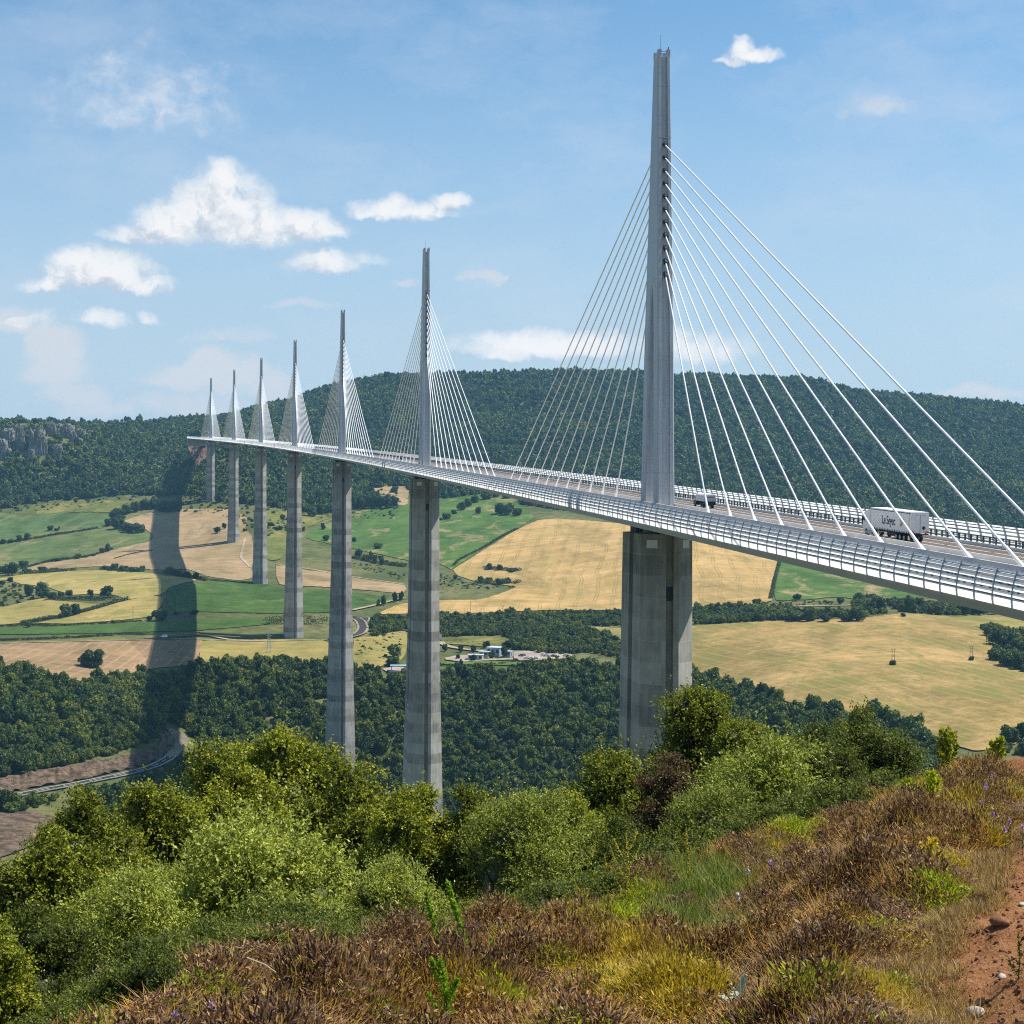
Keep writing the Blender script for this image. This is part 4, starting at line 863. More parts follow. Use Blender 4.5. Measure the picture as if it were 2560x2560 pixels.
# hedges: each one thing, a continuous strip of leafy clumps
def hedge(pts, w, h, label, name='hedge'):
    X = resample(ground([p[0] for p in pts], [p[1] for p in pts]), 1.5); r = np.random.default_rng(len(X)); V, T, rn = [], [], []
    k = 0
    for q in X:
        if r.random() < 0.12: continue
        z = float(ztop(q[0], q[1])); n = 46; hh = h * r.uniform(0.6, 1.3); dr = unit(r.normal(size=(n, 3)) + [0, 0, .3]); C = dr * [w * 0.55, w * 0.55, hh * 0.5] + [q[0] + r.uniform(-.5, .5), q[1] + r.uniform(-.5, .5), z + hh * 0.5 + 0.5]
        nr = unit(dr + r.normal(size=(n, 3)) * .6); ax = unit(np.cross(nr, r.normal(size=(n, 3)))); v, f = quads(C, ax * 0.55, np.cross(nr, ax) * 0.4)
        V.append(v); T.append(f + k); k += len(v)
    return tag(link(name, np_mesh(name, np.concatenate(V), np.concatenate(T)), M_foli), label, 'hedge')
hedge(Z6([(-80, 600), (60, 585), (200, 560), (330, 545), (480, 515), (640, 495), (760, 478), (905, 450)]), 2.6, 2.2, 'thin dark hedge between the two green fields at the far left')
hedge(Z6([(200, 830), (350, 790), (480, 755), (640, 735), (780, 725), (900, 695), (1000, 668), (1040, 645)]), 3.0, 2.0, 'dark hedge along the lower edge of the second green field')
hedge(Z6([(190, 880), (300, 875), (420, 868), (560, 855), (700, 846)]), 5, 3.4, 'thick dark hedge left above the bright yellow meadow')
hedge(Z6([(940, 830), (1060, 842), (1200, 855), (1340, 858)]), 5, 3.2, 'thick dark hedge at the top of the yellow meadow beside the bridge shadow')
hedge(Z6([(1060, 735), (1180, 700), (1300, 675), (1420, 660)]), 1.5, 0.8, 'thin dark ditch hedge across the tan field')
hedge(Z6([(200, 1342), (330, 1318), (520, 1285), (680, 1258), (820, 1220), (960, 1180), (1080, 1140), (1190, 1115)]), 4, 2.6, 'leafy hedge climbing below the broad spreading trees at left')
hedge(Z6([(460, 1110), (600, 1118), (760, 1110), (900, 1120), (1060, 1110)]), 6, 3.2, 'dark hedge under the row of trees beside the yellow meadow')
hedge(Z6([(0, 1365), (200, 1355), (500, 1358), (800, 1345), (1050, 1330), (1300, 1320)]), 2.2, 1.2, 'low brown hedge above the long green strip of field')
hedge(Z7([(0, 122), (200, 118), (420, 108), (640, 96), (820, 85)]), 2.4, 1.2, 'low ragged hedge above the harrowed brown field')
hedge(Z4([(1160, 1690), (1220, 1620), (1320, 1570), (1400, 1530), (1480, 1490), (1600, 1420), (1750, 1330), (1900, 1255)]), 3, 1.6, 'hedge dividing the patchy green pasture from the wheat field')
hedge(Z4([(1530, 1715), (1620, 1722), (1720, 1730), (1850, 1745), (1932, 1740)]), 5, 3, 'upper dark hedge jutting into the wheat field')
hedge(Z4([(1440, 1880), (1520, 1878), (1620, 1890), (1720, 1890), (1830, 1885), (1920, 1878)]), 6, 3.2, 'lower dark hedge jutting into the wheat field')
hedge([(1950, 1400), (1945, 1420), (1938, 1445), (1932, 1475), (1926, 1498)], 3, 2, 'narrow hedge between the wheat and the green field at right')
hedge(Z4([(0, 1590), (120, 1610), (260, 1650), (420, 1670), (600, 1690)]), 4, 2.4, 'dark hedge below the patchy pasture left of the second pier')
hedge(Z9([(1090, 515), (1180, 520), (1330, 518), (590, 545)][:3]), 2, 1.2, 'clipped dark hedge along the front of the gravel car park')
hedge(Z9([(590, 540), (760, 545), (900, 538), (1060, 528)]), 2, 1.0, 'clipped dark hedge along the front of the visitor lawn')
hedge(ZP([(110, 360), (200, 355), (430, 358), (620, 355)]), 7, 6, 'dark thicket behind the foot of the fourth pier', 'thicket')
hedge(Z6([(1530, 870), (1620, 885), (1720, 905), (1820, 920), (1910, 935)]), 5, 3, 'dark hedge inside the band of bridge shadow below the tan field')
# single trees
TREEP = []
for i in range(6):
    me = crown_mesh(300 + i, 14, 1700, 0.105, open_=0.18 if i in (4, 5) else 0.0, core=i < 4)
    root = empty('field_tree'); cr = link('crown', me, M_foli, root)
    tb_ = MB(); r_ = random.Random(i); tb_.path([(0, 0, -0.25), (0.02, 0, 0.35), (0.03, 0.02, 0.9)], [0.11, 0.075, 0.04], 7)
    for j in range(5):
        a = j * 1.3 + r_.random(); tb_.path([(0.01, 0, 0.3 + j * 0.07), (0.35 * math.cos(a), 0.35 * math.sin(a), 0.75), (0.62 * math.cos(a), 0.62 * math.sin(a), 1.1)], [0.05, 0.03, 0.012], 5)
    tb_.build('trunk', M_bark, root); TREEP.append(root)
used_t = set()
def tree(px_, py_, hpx, wpx, label, group=None, kind=None, name='field_tree'):
    g = ground([px_], [py_])[0]; sc = g[1] / F; h, w = hpx * sc, wpx * sc; i = random.randrange(4) if kind is None else kind
    o = TREEP[i] if i not in used_t else copy_tree(TREEP[i]); used_t.add(i); o.name = name
    o.location = (g[0], g[1], g[2] + 0.3); o.rotation_euler = (0, 0, random.uniform(0, 6.28)); o.scale = (w / 2.0, w / 2.0, h / 1.75)
    for ch in o.children:
        if ch.name.startswith('trunk') and kind is None and h < 5: ch.hide_render = False
    return tag(o, label, 'tree', group)
K6 = 0.26915
def trees6(lst, label, group=None, kind=None, Z=Z6, k=K6):
    for (x, y, h, w) in lst:
        (a, b), = Z([(x, y)]); tree(a, b, h * k, w * k, label, group if len(lst) > 1 else None, kind)
trees6([(1003, 1092, 112, 150)], 'lone broad tree with open crown and forked trunk at the yellow meadow edge', None, 4)
trees6([(840, 1085, 66, 85)], 'small round open tree left of the broad forked tree', None, 5)
trees6([(600, 1270, 120, 140)], 'broad dark spreading tree in the khaki meadow, left one of two touching', None, 4)
trees6([(690, 1255, 110, 130)], 'lighter round tree touching the broad dark tree in the khaki meadow', None, 1)
trees6([(640, 1085, 70, 75), (565, 1092, 55, 75), (475, 1112, 80, 95), (390, 1095, 140, 150), (268, 1078, 110, 105)], 'dark tree in the row along the lower edge of the yellow meadow', 'trees in the yellow meadow row')
trees6([(95, 950, 45, 65), (20, 975, 40, 70), (130, 1000, 40, 60), (40, 1050, 40, 70)], 'bush on the green scrub slope at the far left', 'bushes on the left scrub slope')
trees6([(570, 1285, 45, 50), (265, 1368, 58, 72), (400, 1350, 22, 30)], 'small dark bush at the foot of the climbing hedge', 'bushes below the climbing hedge')
trees6([(1050, 1338, 34, 48)], 'single small bush above the long green strip')
trees6([(1490, 1312, 125, 160), (1390, 1305, 40, 70), (1640, 1250, 30, 60), (1810, 1250, 40, 80)], 'dark tree below the round green field in the bridge shadow', 'shadowed trees by the round field')
trees6([(252, 558, 64, 70), (180, 572, 58, 62), (100, 584, 38, 62), (30, 594, 44, 62)], 'round dark tree standing in the hedge between the two green fields', 'trees in the green field hedge')
trees6([(465, 472, 54, 58), (525, 474, 26, 60), (548, 455, 22, 20)], 'small tree in the middle of the upper green field', 'trees in the upper green field')
trees6([(1000, 668, 74, 62), (950, 682, 58, 52)], 'upright tree at the top end of the second green field hedge', 'upright hedge trees')
trees6([(722, 735, 48, 82), (800, 722, 24, 60), (870, 708, 24, 50), (530, 755, 28, 100)], 'low bushy tree in the hedge below the second green field', 'low trees below the second green field')
trees6([(215, 812, 70, 100), (110, 885, 115, 140), (20, 872, 84, 86)], 'large dark tree at the left end of the meadow hedge', 'large trees at the left meadow edge')
trees6([(250, 872, 50, 100), (400, 862, 54, 120), (500, 852, 36, 100), (600, 848, 28, 90)], 'dark tree grown into the thick hedge left above the yellow meadow', 'trees in the left thick hedge')
trees6([(980, 835, 38, 80), (1060, 845, 66, 100), (1150, 852, 60, 110), (1240, 858, 58, 100), (1320, 855, 55, 80)], 'dark tree grown into the thick hedge beside the bridge shadow', 'trees in the hedge beside the shadow')
trees6([(1580, 872, 66, 115), (1650, 890, 56, 85), (1740, 905, 54, 80), (1820, 920, 58, 72), (1900, 938, 20, 60)], 'tree inside the bridge shadow band below the tan field', 'trees in the shadow hedge')
tree(*Z6([(855, 1745)])[0], 165 * K6, 265 * K6, 'big round dark bush standing alone in the harrowed brown field', None, 0, 'large_bush')
trees6([(1010, 425, 66, 95), (1095, 455, 115, 140), (1205, 485, 92, 140), (1280, 492, 88, 130), (1160, 470, 60, 110)], 'dark tree in the clump at the right end of the green fields', 'trees in the green field clump')
trees6([(1060, 365, 85, 100), (1105, 335, 85, 110), (1180, 315, 90, 115), (1260, 295, 90, 110), (1340, 275, 90, 110), (1420, 268, 95, 110), (1130, 375, 60, 80)], 'green tree in the diagonal copse left of the bridge shadow', 'diagonal copse left of the shadow')
trees6([(1500, 298, 100, 110), (1580, 298, 100, 110), (1655, 294, 100, 100), (1540, 285, 90, 100), (1620, 282, 90, 100)], 'tree of the copse lying inside the bridge shadow above the tan field', 'shadowed copse')
T5 = lambda l, lab, g=None, kind=None: trees6(l, lab, g, kind, Z5, K6)
T4 = lambda l, lab, g=None, kind=None: trees6(l, lab, g, kind, Z4, 0.21739)
T3 = lambda l, lab, g=None, kind=None: trees6(l, lab, g, kind, Z3, 0.44513)
T5([(385, 1612, 62, 82), (445, 1572, 58, 56)], 'small dark tree beside the foot of the sixth pier', 'trees by the sixth pier', 5)
T5([(1365, 1578, 62, 52), (1390, 1682, 64, 60)], 'small round tree left of the third pier in the green pasture', 'trees left of the third pier')
T5([(1655, 1692, 48, 44), (1185, 1592, 42, 32), (1880, 1735, 34, 100), (990, 1485, 50, 60), (880, 1545, 34, 80), (960, 1582, 38, 80), (640, 1592, 28, 52)], 'low bush in the pasture between the far piers', 'bushes between the far piers')
T5([(1700, 1835, 76, 72), (1760, 1848, 44, 70), (1812, 1855, 76, 52), (1850, 1865, 62, 52), (1905, 1872, 64, 62)], 'tree in the ragged row right of the third pier', 'ragged row by the third pier')
T5([(1250, 1455, 105, 115), (1330, 1428, 100, 130), (1400, 1402, 85, 85)], 'tree in the copse at the forest edge between the fourth and third piers', 'forest edge copse')
T4([(40, 1015, 165, 160), (130, 1018, 160, 150), (220, 1018, 160, 150), (310, 1018, 155, 150), (400, 1015, 150, 150), (478, 1008, 130, 130), (85, 990, 170, 150), (270, 990, 175, 150)], 'tall dark tree in the square copse left of the second pier', 'square copse left of the second pier')
T4([(490, 835, 72, 112)], 'round dark tree above the square copse near the second pier', None)
T4([(1260, 1042, 105, 112), (1330, 1002, 95, 105), (1410, 955, 85, 112), (1090, 1145, 84, 104), (1020, 1155, 34, 52), (1170, 1085, 50, 80)], 'dark tree climbing in a line right of the second pier', 'climbing line right of the second pier')
T4([(1450, 1085, 98, 72)], 'upright tree alone on the patchy pasture under the deck', None)
T4([(1700, 1085, 125, 165), (1800, 1095, 135, 155), (1900, 1105, 105, 125), (1540, 918, 92, 132), (1650, 890, 60, 120), (1780, 905, 60, 120)], 'dark tree in the clump under the deck above the wheat field', 'clump above the wheat field')
T4([(300, 1480, 50, 112)], 'low bush on the green pasture left of the second pier', None)
T4([(70, 1590, 95, 82), (150, 1618, 54, 82), (212, 1628, 84, 62), (270, 1648, 72, 52), (340, 1668, 84, 72), (400, 1650, 44, 52), (480, 1668, 44, 120), (580, 1678, 34, 100)], 'tree in the ragged hedge left of the second pier', 'ragged hedge left of the second pier')
T4([(1190, 1836, 64, 52), (1480, 1870, 76, 82), (1570, 1862, 54, 104), (1700, 1895, 84, 122), (1790, 1880, 64, 82)], 'tree in the lower hedge at the left of the wheat field', 'lower wheat hedge trees')
T4([(1580, 1725, 74, 84), (1700, 1730, 64, 94), (1850, 1748, 50, 120)], 'tree in the upper hedge at the left of the wheat field', 'upper wheat hedge trees')
T3([(430, 305, 44, 60), (900, 294, 44, 44), (660, 270, 34, 50)], 'small tree above the valley road right of the nearest pier', 'small trees above the valley road')
T3([(1040, 335, 66, 92), (1112, 335, 82, 104), (1290, 345, 96, 72), (1350, 335, 74, 62), (1450, 352, 54, 90), (1590, 352, 66, 84), (1680, 354, 62, 84), (1770, 352, 54, 80)], 'tree along the valley road under the right part of the deck', 'roadside trees under the deck')
T3([(650, 390, 64, 104), (730, 392, 76, 84), (820, 394, 56, 80), (1000, 390, 96, 94), (940, 392, 60, 84)], 'tree on the top edge of the big dry field', 'trees on the top edge of the dry field')
T3([(1740, 475, 64, 92), (1790, 525, 94, 122), (1850, 562, 112, 122), (1905, 575, 104, 112), (1780, 612, 84, 104), (1850, 645, 114, 132), (1912, 664, 94, 104), (1250, 362, 20, 24)], 'dark tree in the clump at the right edge beyond the dry field', 'clump at the right edge')
T3([(1250, 1052, 150, 150), (1340, 1092, 118, 142), (1290, 1070, 130, 120)], 'big dark tree at the lower tip of the dry field', 'trees at the lower tip of the dry field')
T3([(1850, 1076, 104, 122), (1922, 1056, 104, 104)], 'dark tree in the corner below the dry field at the right edge', 'trees in the lower right corner')
for z, l, k in (((1160, 290, 60, 70), 'small tree in front of the flat roofed visitor building', 1), ((1012, 312, 60, 44), 'slim tree beside the pale kiosk on the forecourt', 1), ((882, 296, 44, 40), 'small tree on the left part of the forecourt', 1), ((1265, 275, 90, 60), 'tree at the right side of the flat roofed visitor building', 2)):
    a, b = ZS([(z[0], z[1])])[0]; tree(a, b, z[2] * 0.3, z[3] * 0.3, l, None, k)
for x, y in ((905, 238), (1010, 240), (775, 230)): a, b = ZS([(x, y)])[0]; tree(a, b, 20, 16, 'tree in the row along the pale track behind the lawn', 'row along the service track', 1)
for x, y, w in ((1300, 195, 30), (1360, 215, 24), (1640, 250, 22), (1120, 200, 22)): a, b = ZS([(x, y)])[0]; tree(a, b, 18, w, 'pale green bush behind the visitor building', 'bushes behind the visitor building', 1)
a, b = ZP([(1225, 660)])[0]; tree(a, b, 34, 42, 'dark cedar with layered boughs left of the second pier', None, 4)
a, b = ZP([(1225, 735)])[0]; tree(a, b, 22, 40, 'round bright bush in front of the layered cedar', None, 0)
for x, y, w in ((1090, 815, 24), (990, 790, 24), (1030, 800, 20)): a, b = ZP([(x, y)])[0]; tree(a, b, 22, w, 'bush at the edge of the wood beside the gravel yard', 'bushes by the gravel yard', 0)
for x, y, h, w in ((1095, 200, 60, 36), (1140, 195, 90, 50), (1240, 165, 90, 46), (1300, 150, 80, 50)): a, b = ZP([(x, y)])[0]; tree(a, b, h * .28, w * .28, 'upright tree along the lane by the left edge of the wheat', 'trees along the lane', 2)
# ------------------------------------------------------------------ small built things in the valley
M_pale = plain('pale_render', (0.62, 0.60, 0.56), 0.8); M_roofg = plain('grey_roof', (0.50, 0.54, 0.58), 0.5); M_wood = plain('weathered_wood', (0.13, 0.10, 0.08), 0.9)
def bl(px_, py_): g = ground([px_], [py_])[0]; return (g[0], g[1], g[2] + 0.8)
def house(px_, py_, w, dpt, h, rz, label, cat, wall, name):
    r = empty(name, bl(px_, py_), rz, label, cat); b = MB(); b.box((0, 0, h / 2 - 1), (w, dpt, h + 2)); wl = b.build('wall', wall, r)
    b = MB(); b.box((0, 0, h + 0.16), (w + 0.9, dpt + 0.9, 0.3)); b.build('roof', M_roofg, r)
    n = max(1, int(w / 3))
    for i in range(n):
        q = MB(); q.box((-w / 2 + (i + 0.5) * w / n, -dpt / 2 - 0.02, h * 0.52), (w / n * 0.62, 0.06, h * 0.5)); q.build('window', M_glass, wl)
    q = MB(); q.box((w / 2 + 0.02, 0, 1.1), (0.06, 1.2, 2.2)); q.build('door', M_glass, wl); return r
a = ZS([(1195, 262), (1108, 270), (1300, 272), (1030, 302)])
house(*a[0], 11, 9, 5.5, -0.45, 'flat roofed grey visitor building beside the car park in the valley', 'building', M_silv, 'visitor_building')
house(*a[1], 8, 6, 3.0, -0.45, 'low pale annexe left of the visitor building', 'building', M_pale, 'annexe')
house(*a[2], 6, 5, 3.4, -0.45, 'small grey shed right of the visitor building', 'building', M_silv, 'shed')
house(*a[3], 11, 6, 3.4, -0.1, 'low white kiosk block on the pale forecourt', 'building', M_pale, 'kiosk')
cn = empty('canopy', bl(*ZP([(1275, 795)])[0]), 0, 'pale blue flat canopy beside the second pier at the wood edge', 'canopy')
b = MB(); b.box((0, 0, 4.4), (12, 6, 0.9)); b.build('roof', plain('canopy_blue', (0.35, 0.48, 0.58), 0.5), cn)
for x, y in ((-5, -2), (5, -2), (-5, 2), (5, 2)): b = MB(); b.box((x, y, 1.9), (0.35, 0.35, 4.2)); b.build('post', M_pale, cn)
b = MB(); b.box((0, 0, 0.2), (13, 7, 0.5)); b.build('plinth', M_pale, cn)
sgn = empty('signboard', bl(1101, 1604), 0, 'tall blank white sign panel beside the second pier', 'sign'); b = MB(); b.box((0, 0, 2.8), (2.2, 0.2, 4.6)); b.build('panel', M_wht, sgn); b = MB(); b.box((0, 0.2, 0.4), (0.3, 0.2, 2)); b.build('post', M_silv, sgn)
sgn = empty('signboard', bl(*Z9([(202, 276)])[0]), 0, 'small white sign panel beside the junction road', 'sign'); b = MB(); b.box((0, 0, 2.0), (1.6, 0.15, 2.6)); b.build('panel', M_wht, sgn); b = MB(); b.box((0, 0.15, 0.3), (0.2, 0.15, 1.6)); b.build('post', M_silv, sgn)
def pole(px_, py_, h, label):
    r = empty('utility_pole', bl(px_, py_), 0.3, label, 'utility pole'); b = MB(); b.tube((0, 0, -1), (0, 0, h), 0.2, 0.13, 8); b.build('post', M_wood, r); b = MB(); b.box((0, 0, h - 0.6), (1.8, 0.12, 0.14)); b.build('crossarm', M_wood, r); return r
pole(*Z6([(1235, 1300)])[0], 10, 'thin wooden pole standing left of the bridge shadow near the long green strip')
pole(*Z6([(902, 1195)])[0], 8, 'thin pole on the hedge below the broad forked tree')
pole(*Z9([(1046, 205)])[0], 12, 'pale pole at the back edge of the woodland by the wheat'); pole(*Z9([(808, 145)])[0], 9, 'thin pole at the lower edge of the wheat right of the second pier')
def hframe(px_, py_, h, label):
    r = empty('power_pole', bl(px_, py_), 0.2, label, 'power pole')
    for x in (-0.9, 0.9): b = MB(); b.tube((x, 0, -0.5), (x, 0, h), 0.17, 0.12, 7); b.build('post', M_wood, r)
    b = MB(); b.box((0, 0, h - 0.2), (3.2, 0.16, 0.18)); b.box((0, 0, h - 1.6), (2.0, 0.14, 0.16)); b.tube((-0.9, 0, h * 0.45), (0.9, 0, h * 0.62), 0.07); b.tube((0.9, 0, h * 0.45), (-0.9, 0, h * 0.62), 0.07); b.build('crossarm', M_wood, r)
    q = MB()
    for x in (-1.4, 0, 1.4): q.tube((x, 0, h - 0.15), (x, 0, h + 0.35), 0.1, 0.06, 6)
    q.build('insulator', M_dark, r); return r
hframe(2233, 1661, 9, 'twin legged wooden power pole in the middle of the dry field'); hframe(2428, 1648, 8, 'twin legged wooden power pole nearer the right edge of the dry field')
T3([(1195, 640, 30, 46)], 'dark bush at the foot of the middle power pole', None, 0); T3([(1637, 614, 26, 38)], 'dark bush at the foot of the right power pole', None, 0); T3([(1255, 368, 24, 28)], 'tiny dark bush at the top of the dry field', None, 0)
pg = empty('lattice_pylon', bl(672, 1634), 0.2, 'grey lattice power pylon behind the wood left of the third pier', 'pylon'); b = MB(); H_ = 16
for x, y in ((-1, -1), (1, -1), (1, 1), (-1, 1)): b.tube((x * 1.6, y * 1.6, -1), (x * 0.5, y * 0.5, H_), 0.13, n=5)
for k in range(7):
    h0, h1 = H_ * k / 7, H_ * (k + 1) / 7; w0, w1 = 1.6 - 1.1 * k / 7, 1.6 - 1.1 * (k + 1) / 7
    for sx, sy, tx_, ty_ in ((-1, -1, 1, -1), (1, -1, 1, 1), (1, 1, -1, 1), (-1, 1, -1, -1)): b.tube((sx * w0, sy * w0, h0), (tx_ * w1, ty_ * w1, h1), 0.07, n=4); b.tube((tx_ * w0, ty_ * w0, h0), (sx * w1, sy * w1, h1), 0.07, n=4)
b.build('tower', M_silv, pg); b = MB()
for h in (H_ - 0.4, H_ - 3): b.box((0, 0, h), (5.5, 0.3, 0.25))
b.build('crossarm', M_silv, pg)
# ------------------------------------------------------------------ foreground shrubs
ASP = {}
def bush_mesh(seed, nl, nspr, per, leaf, lw, asp, spread=0.5, shell=(0.62, 1.16), up=0.5, core=0.74, spike=0.0):
    """crown about 1 wide and asp high on z = 0, made of leafy sprigs on lobes"""
    r = np.random.default_rng(seed); P, Rr, HP, HR = [], [], [], []; nh = max(6, nl // 4)
    for i in range(nh):
        a = i * 2.399 + r.uniform(-.6, .6); h = ((i + 0.5) / nh) ** 0.75; w = math.sqrt(max(0.0, 1 - (h * 1.0) ** 2.2)) * r.uniform(0.27, 0.46)
        q = r.uniform(0.12, 0.22) * (1.15 - 0.35 * h); c = np.array([w * math.cos(a), w * math.sin(a), asp * (0.12 + 0.88 * h * r.uniform(0.86, 1.06)) - q]); HP.append(c); HR.append(q)
        for j in range(9):
            v = unit(r.normal(size=3) + [0, 0, 0.5]); P.append(c + v * q * r.uniform(0.6, 1.25)); Rr.append(q * r.uniform(0.26, 0.55))
    for i in range(nl // 3):
        v = unit(r.normal(size=3) + [0, 0, 0.4]); P.append(v * [0.34, 0.34, asp * 0.40] * r.uniform(0.75, 1.15) + [0, 0, asp * 0.40]); Rr.append(r.uniform(0.05, 0.10))
    P, Rr = np.array(P), np.array(Rr); nl = len(P)
    pk = r.choice(nl, nspr, p=Rr ** 2 / (Rr ** 2).sum()); dr = unit(r.normal(size=(nspr, 3)) + [0, 0, 0.45])
    rad = r.uniform(shell[0], shell[1], nspr); A0 = P[pk] + dr * (Rr[pk] * rad)[:, None]
    sd = unit(dr * 0.6 + np.array([0, 0, up]) + r.normal(size=(nspr, 3)) * 0.45); sl = leaf * r.uniform(2.2, 4.5, nspr) * (1 + spike * (r.random(nspr) < 0.08) * 2.2)
    t = r.uniform(0, 1, (nspr, per)); C = A0[:, None] + sd[:, None] * (t * sl[:, None])[..., None]
    ld = unit(sd[:, None] * 0.55 + r.normal(size=(nspr, per, 3)) * 0.75); C = (C + ld * leaf * 0.5).reshape(-1, 3); ld = ld.reshape(-1, 3)
    fn = np.repeat(dr * 0.6 + [0, 0, 0.75], per, 0) + r.normal(size=ld.shape) * 0.45; nr = unit(np.cross(ld, fn)); s = (leaf * r.uniform(0.6, 1.2, len(C)) * 0.5)[:, None]
    V, Q = quads(C, ld * s, nr * s * (lw / leaf)); rn = np.repeat(np.clip(np.repeat(r.random(nspr), per) * 0.6 + r.random(len(C)) * 0.4, 0, 1), 4)
    T = np.r_[Q[:, [0, 1, 2]], Q[:, [0, 2, 3]]]
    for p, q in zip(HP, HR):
        v = ICO2[0] * q * core * 0.7 * (1 + r.normal(size=(len(ICO2[0]), 1)) * 0.12) + p; T = np.r_[T, ICO2[1] + len(V)]; V = np.r_[V, v]; rn = np.r_[rn, np.zeros(len(v))]  # cores take the darkest leaf tone: shade between the clumps painted in
    v = ICO2[0] * [0.25, 0.25, asp * 0.30] + [0, 0, asp * 0.38]; T = np.r_[T, ICO2[1] + len(V)]; V = np.r_[V, v]; rn = np.r_[rn, np.zeros(len(v))]  # central core, dark the same way for the shaded inside
    me = np_mesh('crown', V, T, False, rn); ASP[me.name] = float(np.percentile(V[:, 2], 99.7)); return me
def lm(name, cols, tr=0.38): return leafmat(name, [(i / (len(cols) - 1), c) for i, c in enumerate(cols)], tr, attr='rnd')
M_olive = lm('olive_leaf', [(0.02, 0.028, 0.006), (0.13, 0.155, 0.024), (0.33, 0.355, 0.055), (0.58, 0.58, 0.13)], 0.26)
M_oak = lm('oak_leaf', [(0.016, 0.02, 0.003), (0.085, 0.105, 0.009), (0.29, 0.30, 0.020), (0.54, 0.53, 0.045)], 0.27)
M_oakd = lm('holm_leaf', [(0.018, 0.028, 0.006), (0.05, 0.066, 0.009), (0.14, 0.165, 0.020), (0.30, 0.32, 0.05)], 0.3)
M_rust = lm('rusty_leaf', [(0.03, 0.015, 0.01), (0.07, 0.035, 0.02), (0.12, 0.07, 0.03), (0.12, 0.13, 0.03)], 0.3)
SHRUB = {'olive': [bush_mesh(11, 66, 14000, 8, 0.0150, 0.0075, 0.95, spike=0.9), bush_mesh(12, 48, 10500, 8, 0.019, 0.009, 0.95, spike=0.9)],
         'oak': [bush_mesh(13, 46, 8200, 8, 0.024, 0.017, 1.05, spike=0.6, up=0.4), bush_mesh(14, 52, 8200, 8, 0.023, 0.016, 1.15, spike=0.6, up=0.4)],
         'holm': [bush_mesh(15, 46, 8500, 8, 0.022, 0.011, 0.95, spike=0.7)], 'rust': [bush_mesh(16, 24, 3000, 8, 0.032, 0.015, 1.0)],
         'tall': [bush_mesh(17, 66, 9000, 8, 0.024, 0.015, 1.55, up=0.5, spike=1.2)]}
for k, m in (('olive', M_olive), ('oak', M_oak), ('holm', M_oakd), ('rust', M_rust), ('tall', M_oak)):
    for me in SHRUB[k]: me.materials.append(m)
def shrub(cx, topy, d, wpx, kind, v, label, lean=0.0, rot=None, mat_=None, name='shrub', cat='shrub'):
    u, vv = ray_uv([cx], [topy]); x, zt = float(u[0] * d), float(vv[0] * d); w = wpx / F * d; me = SHRUB[kind][v % len(SHRUB[kind])]
    d *= 2; x, zt, w = x * 2, zt * 2, w * 2; asp = ASP[me.name]; zb = float(ztop(x, d)); z0 = zt - asp * w
    root = empty(name, (x, d, zb), 0, label, cat)
    c = link('crown', me, None, root, (0, 0, z0 - zb)); c.scale = (w, w, w); c.rotation_euler = (0, lean, random.uniform(0, 6.28) if rot is None else rot)
    if mat_: c.material_slots[0].link = 'OBJECT'; c.material_slots[0].material = mat_
    b = MB(); h = max(0.3, z0 - zb + asp * w * 0.5); r_ = random.Random(cx)
    b.path([(0, 0, -0.3), (0.05 * w, 0, h * 0.5), (0.02, 0.04, h)], [0.03 * w + 0.02, 0.022 * w + 0.015, 0.012 * w + 0.01], 7)
    for j in range(6):
        a = j * 1.05 + r_.random(); e = z0 - zb + asp * w * 0.72
        b.path([(0.03 * w, 0, h * 0.4), (0.2 * w * math.cos(a), 0.2 * w * math.sin(a), h * 0.9), (0.36 * w * math.cos(a), 0.36 * w * math.sin(a), e)], [0.012 * w, 0.008 * w, 0.003 * w], 5)
    b.build('stem', M_bark, root); return root
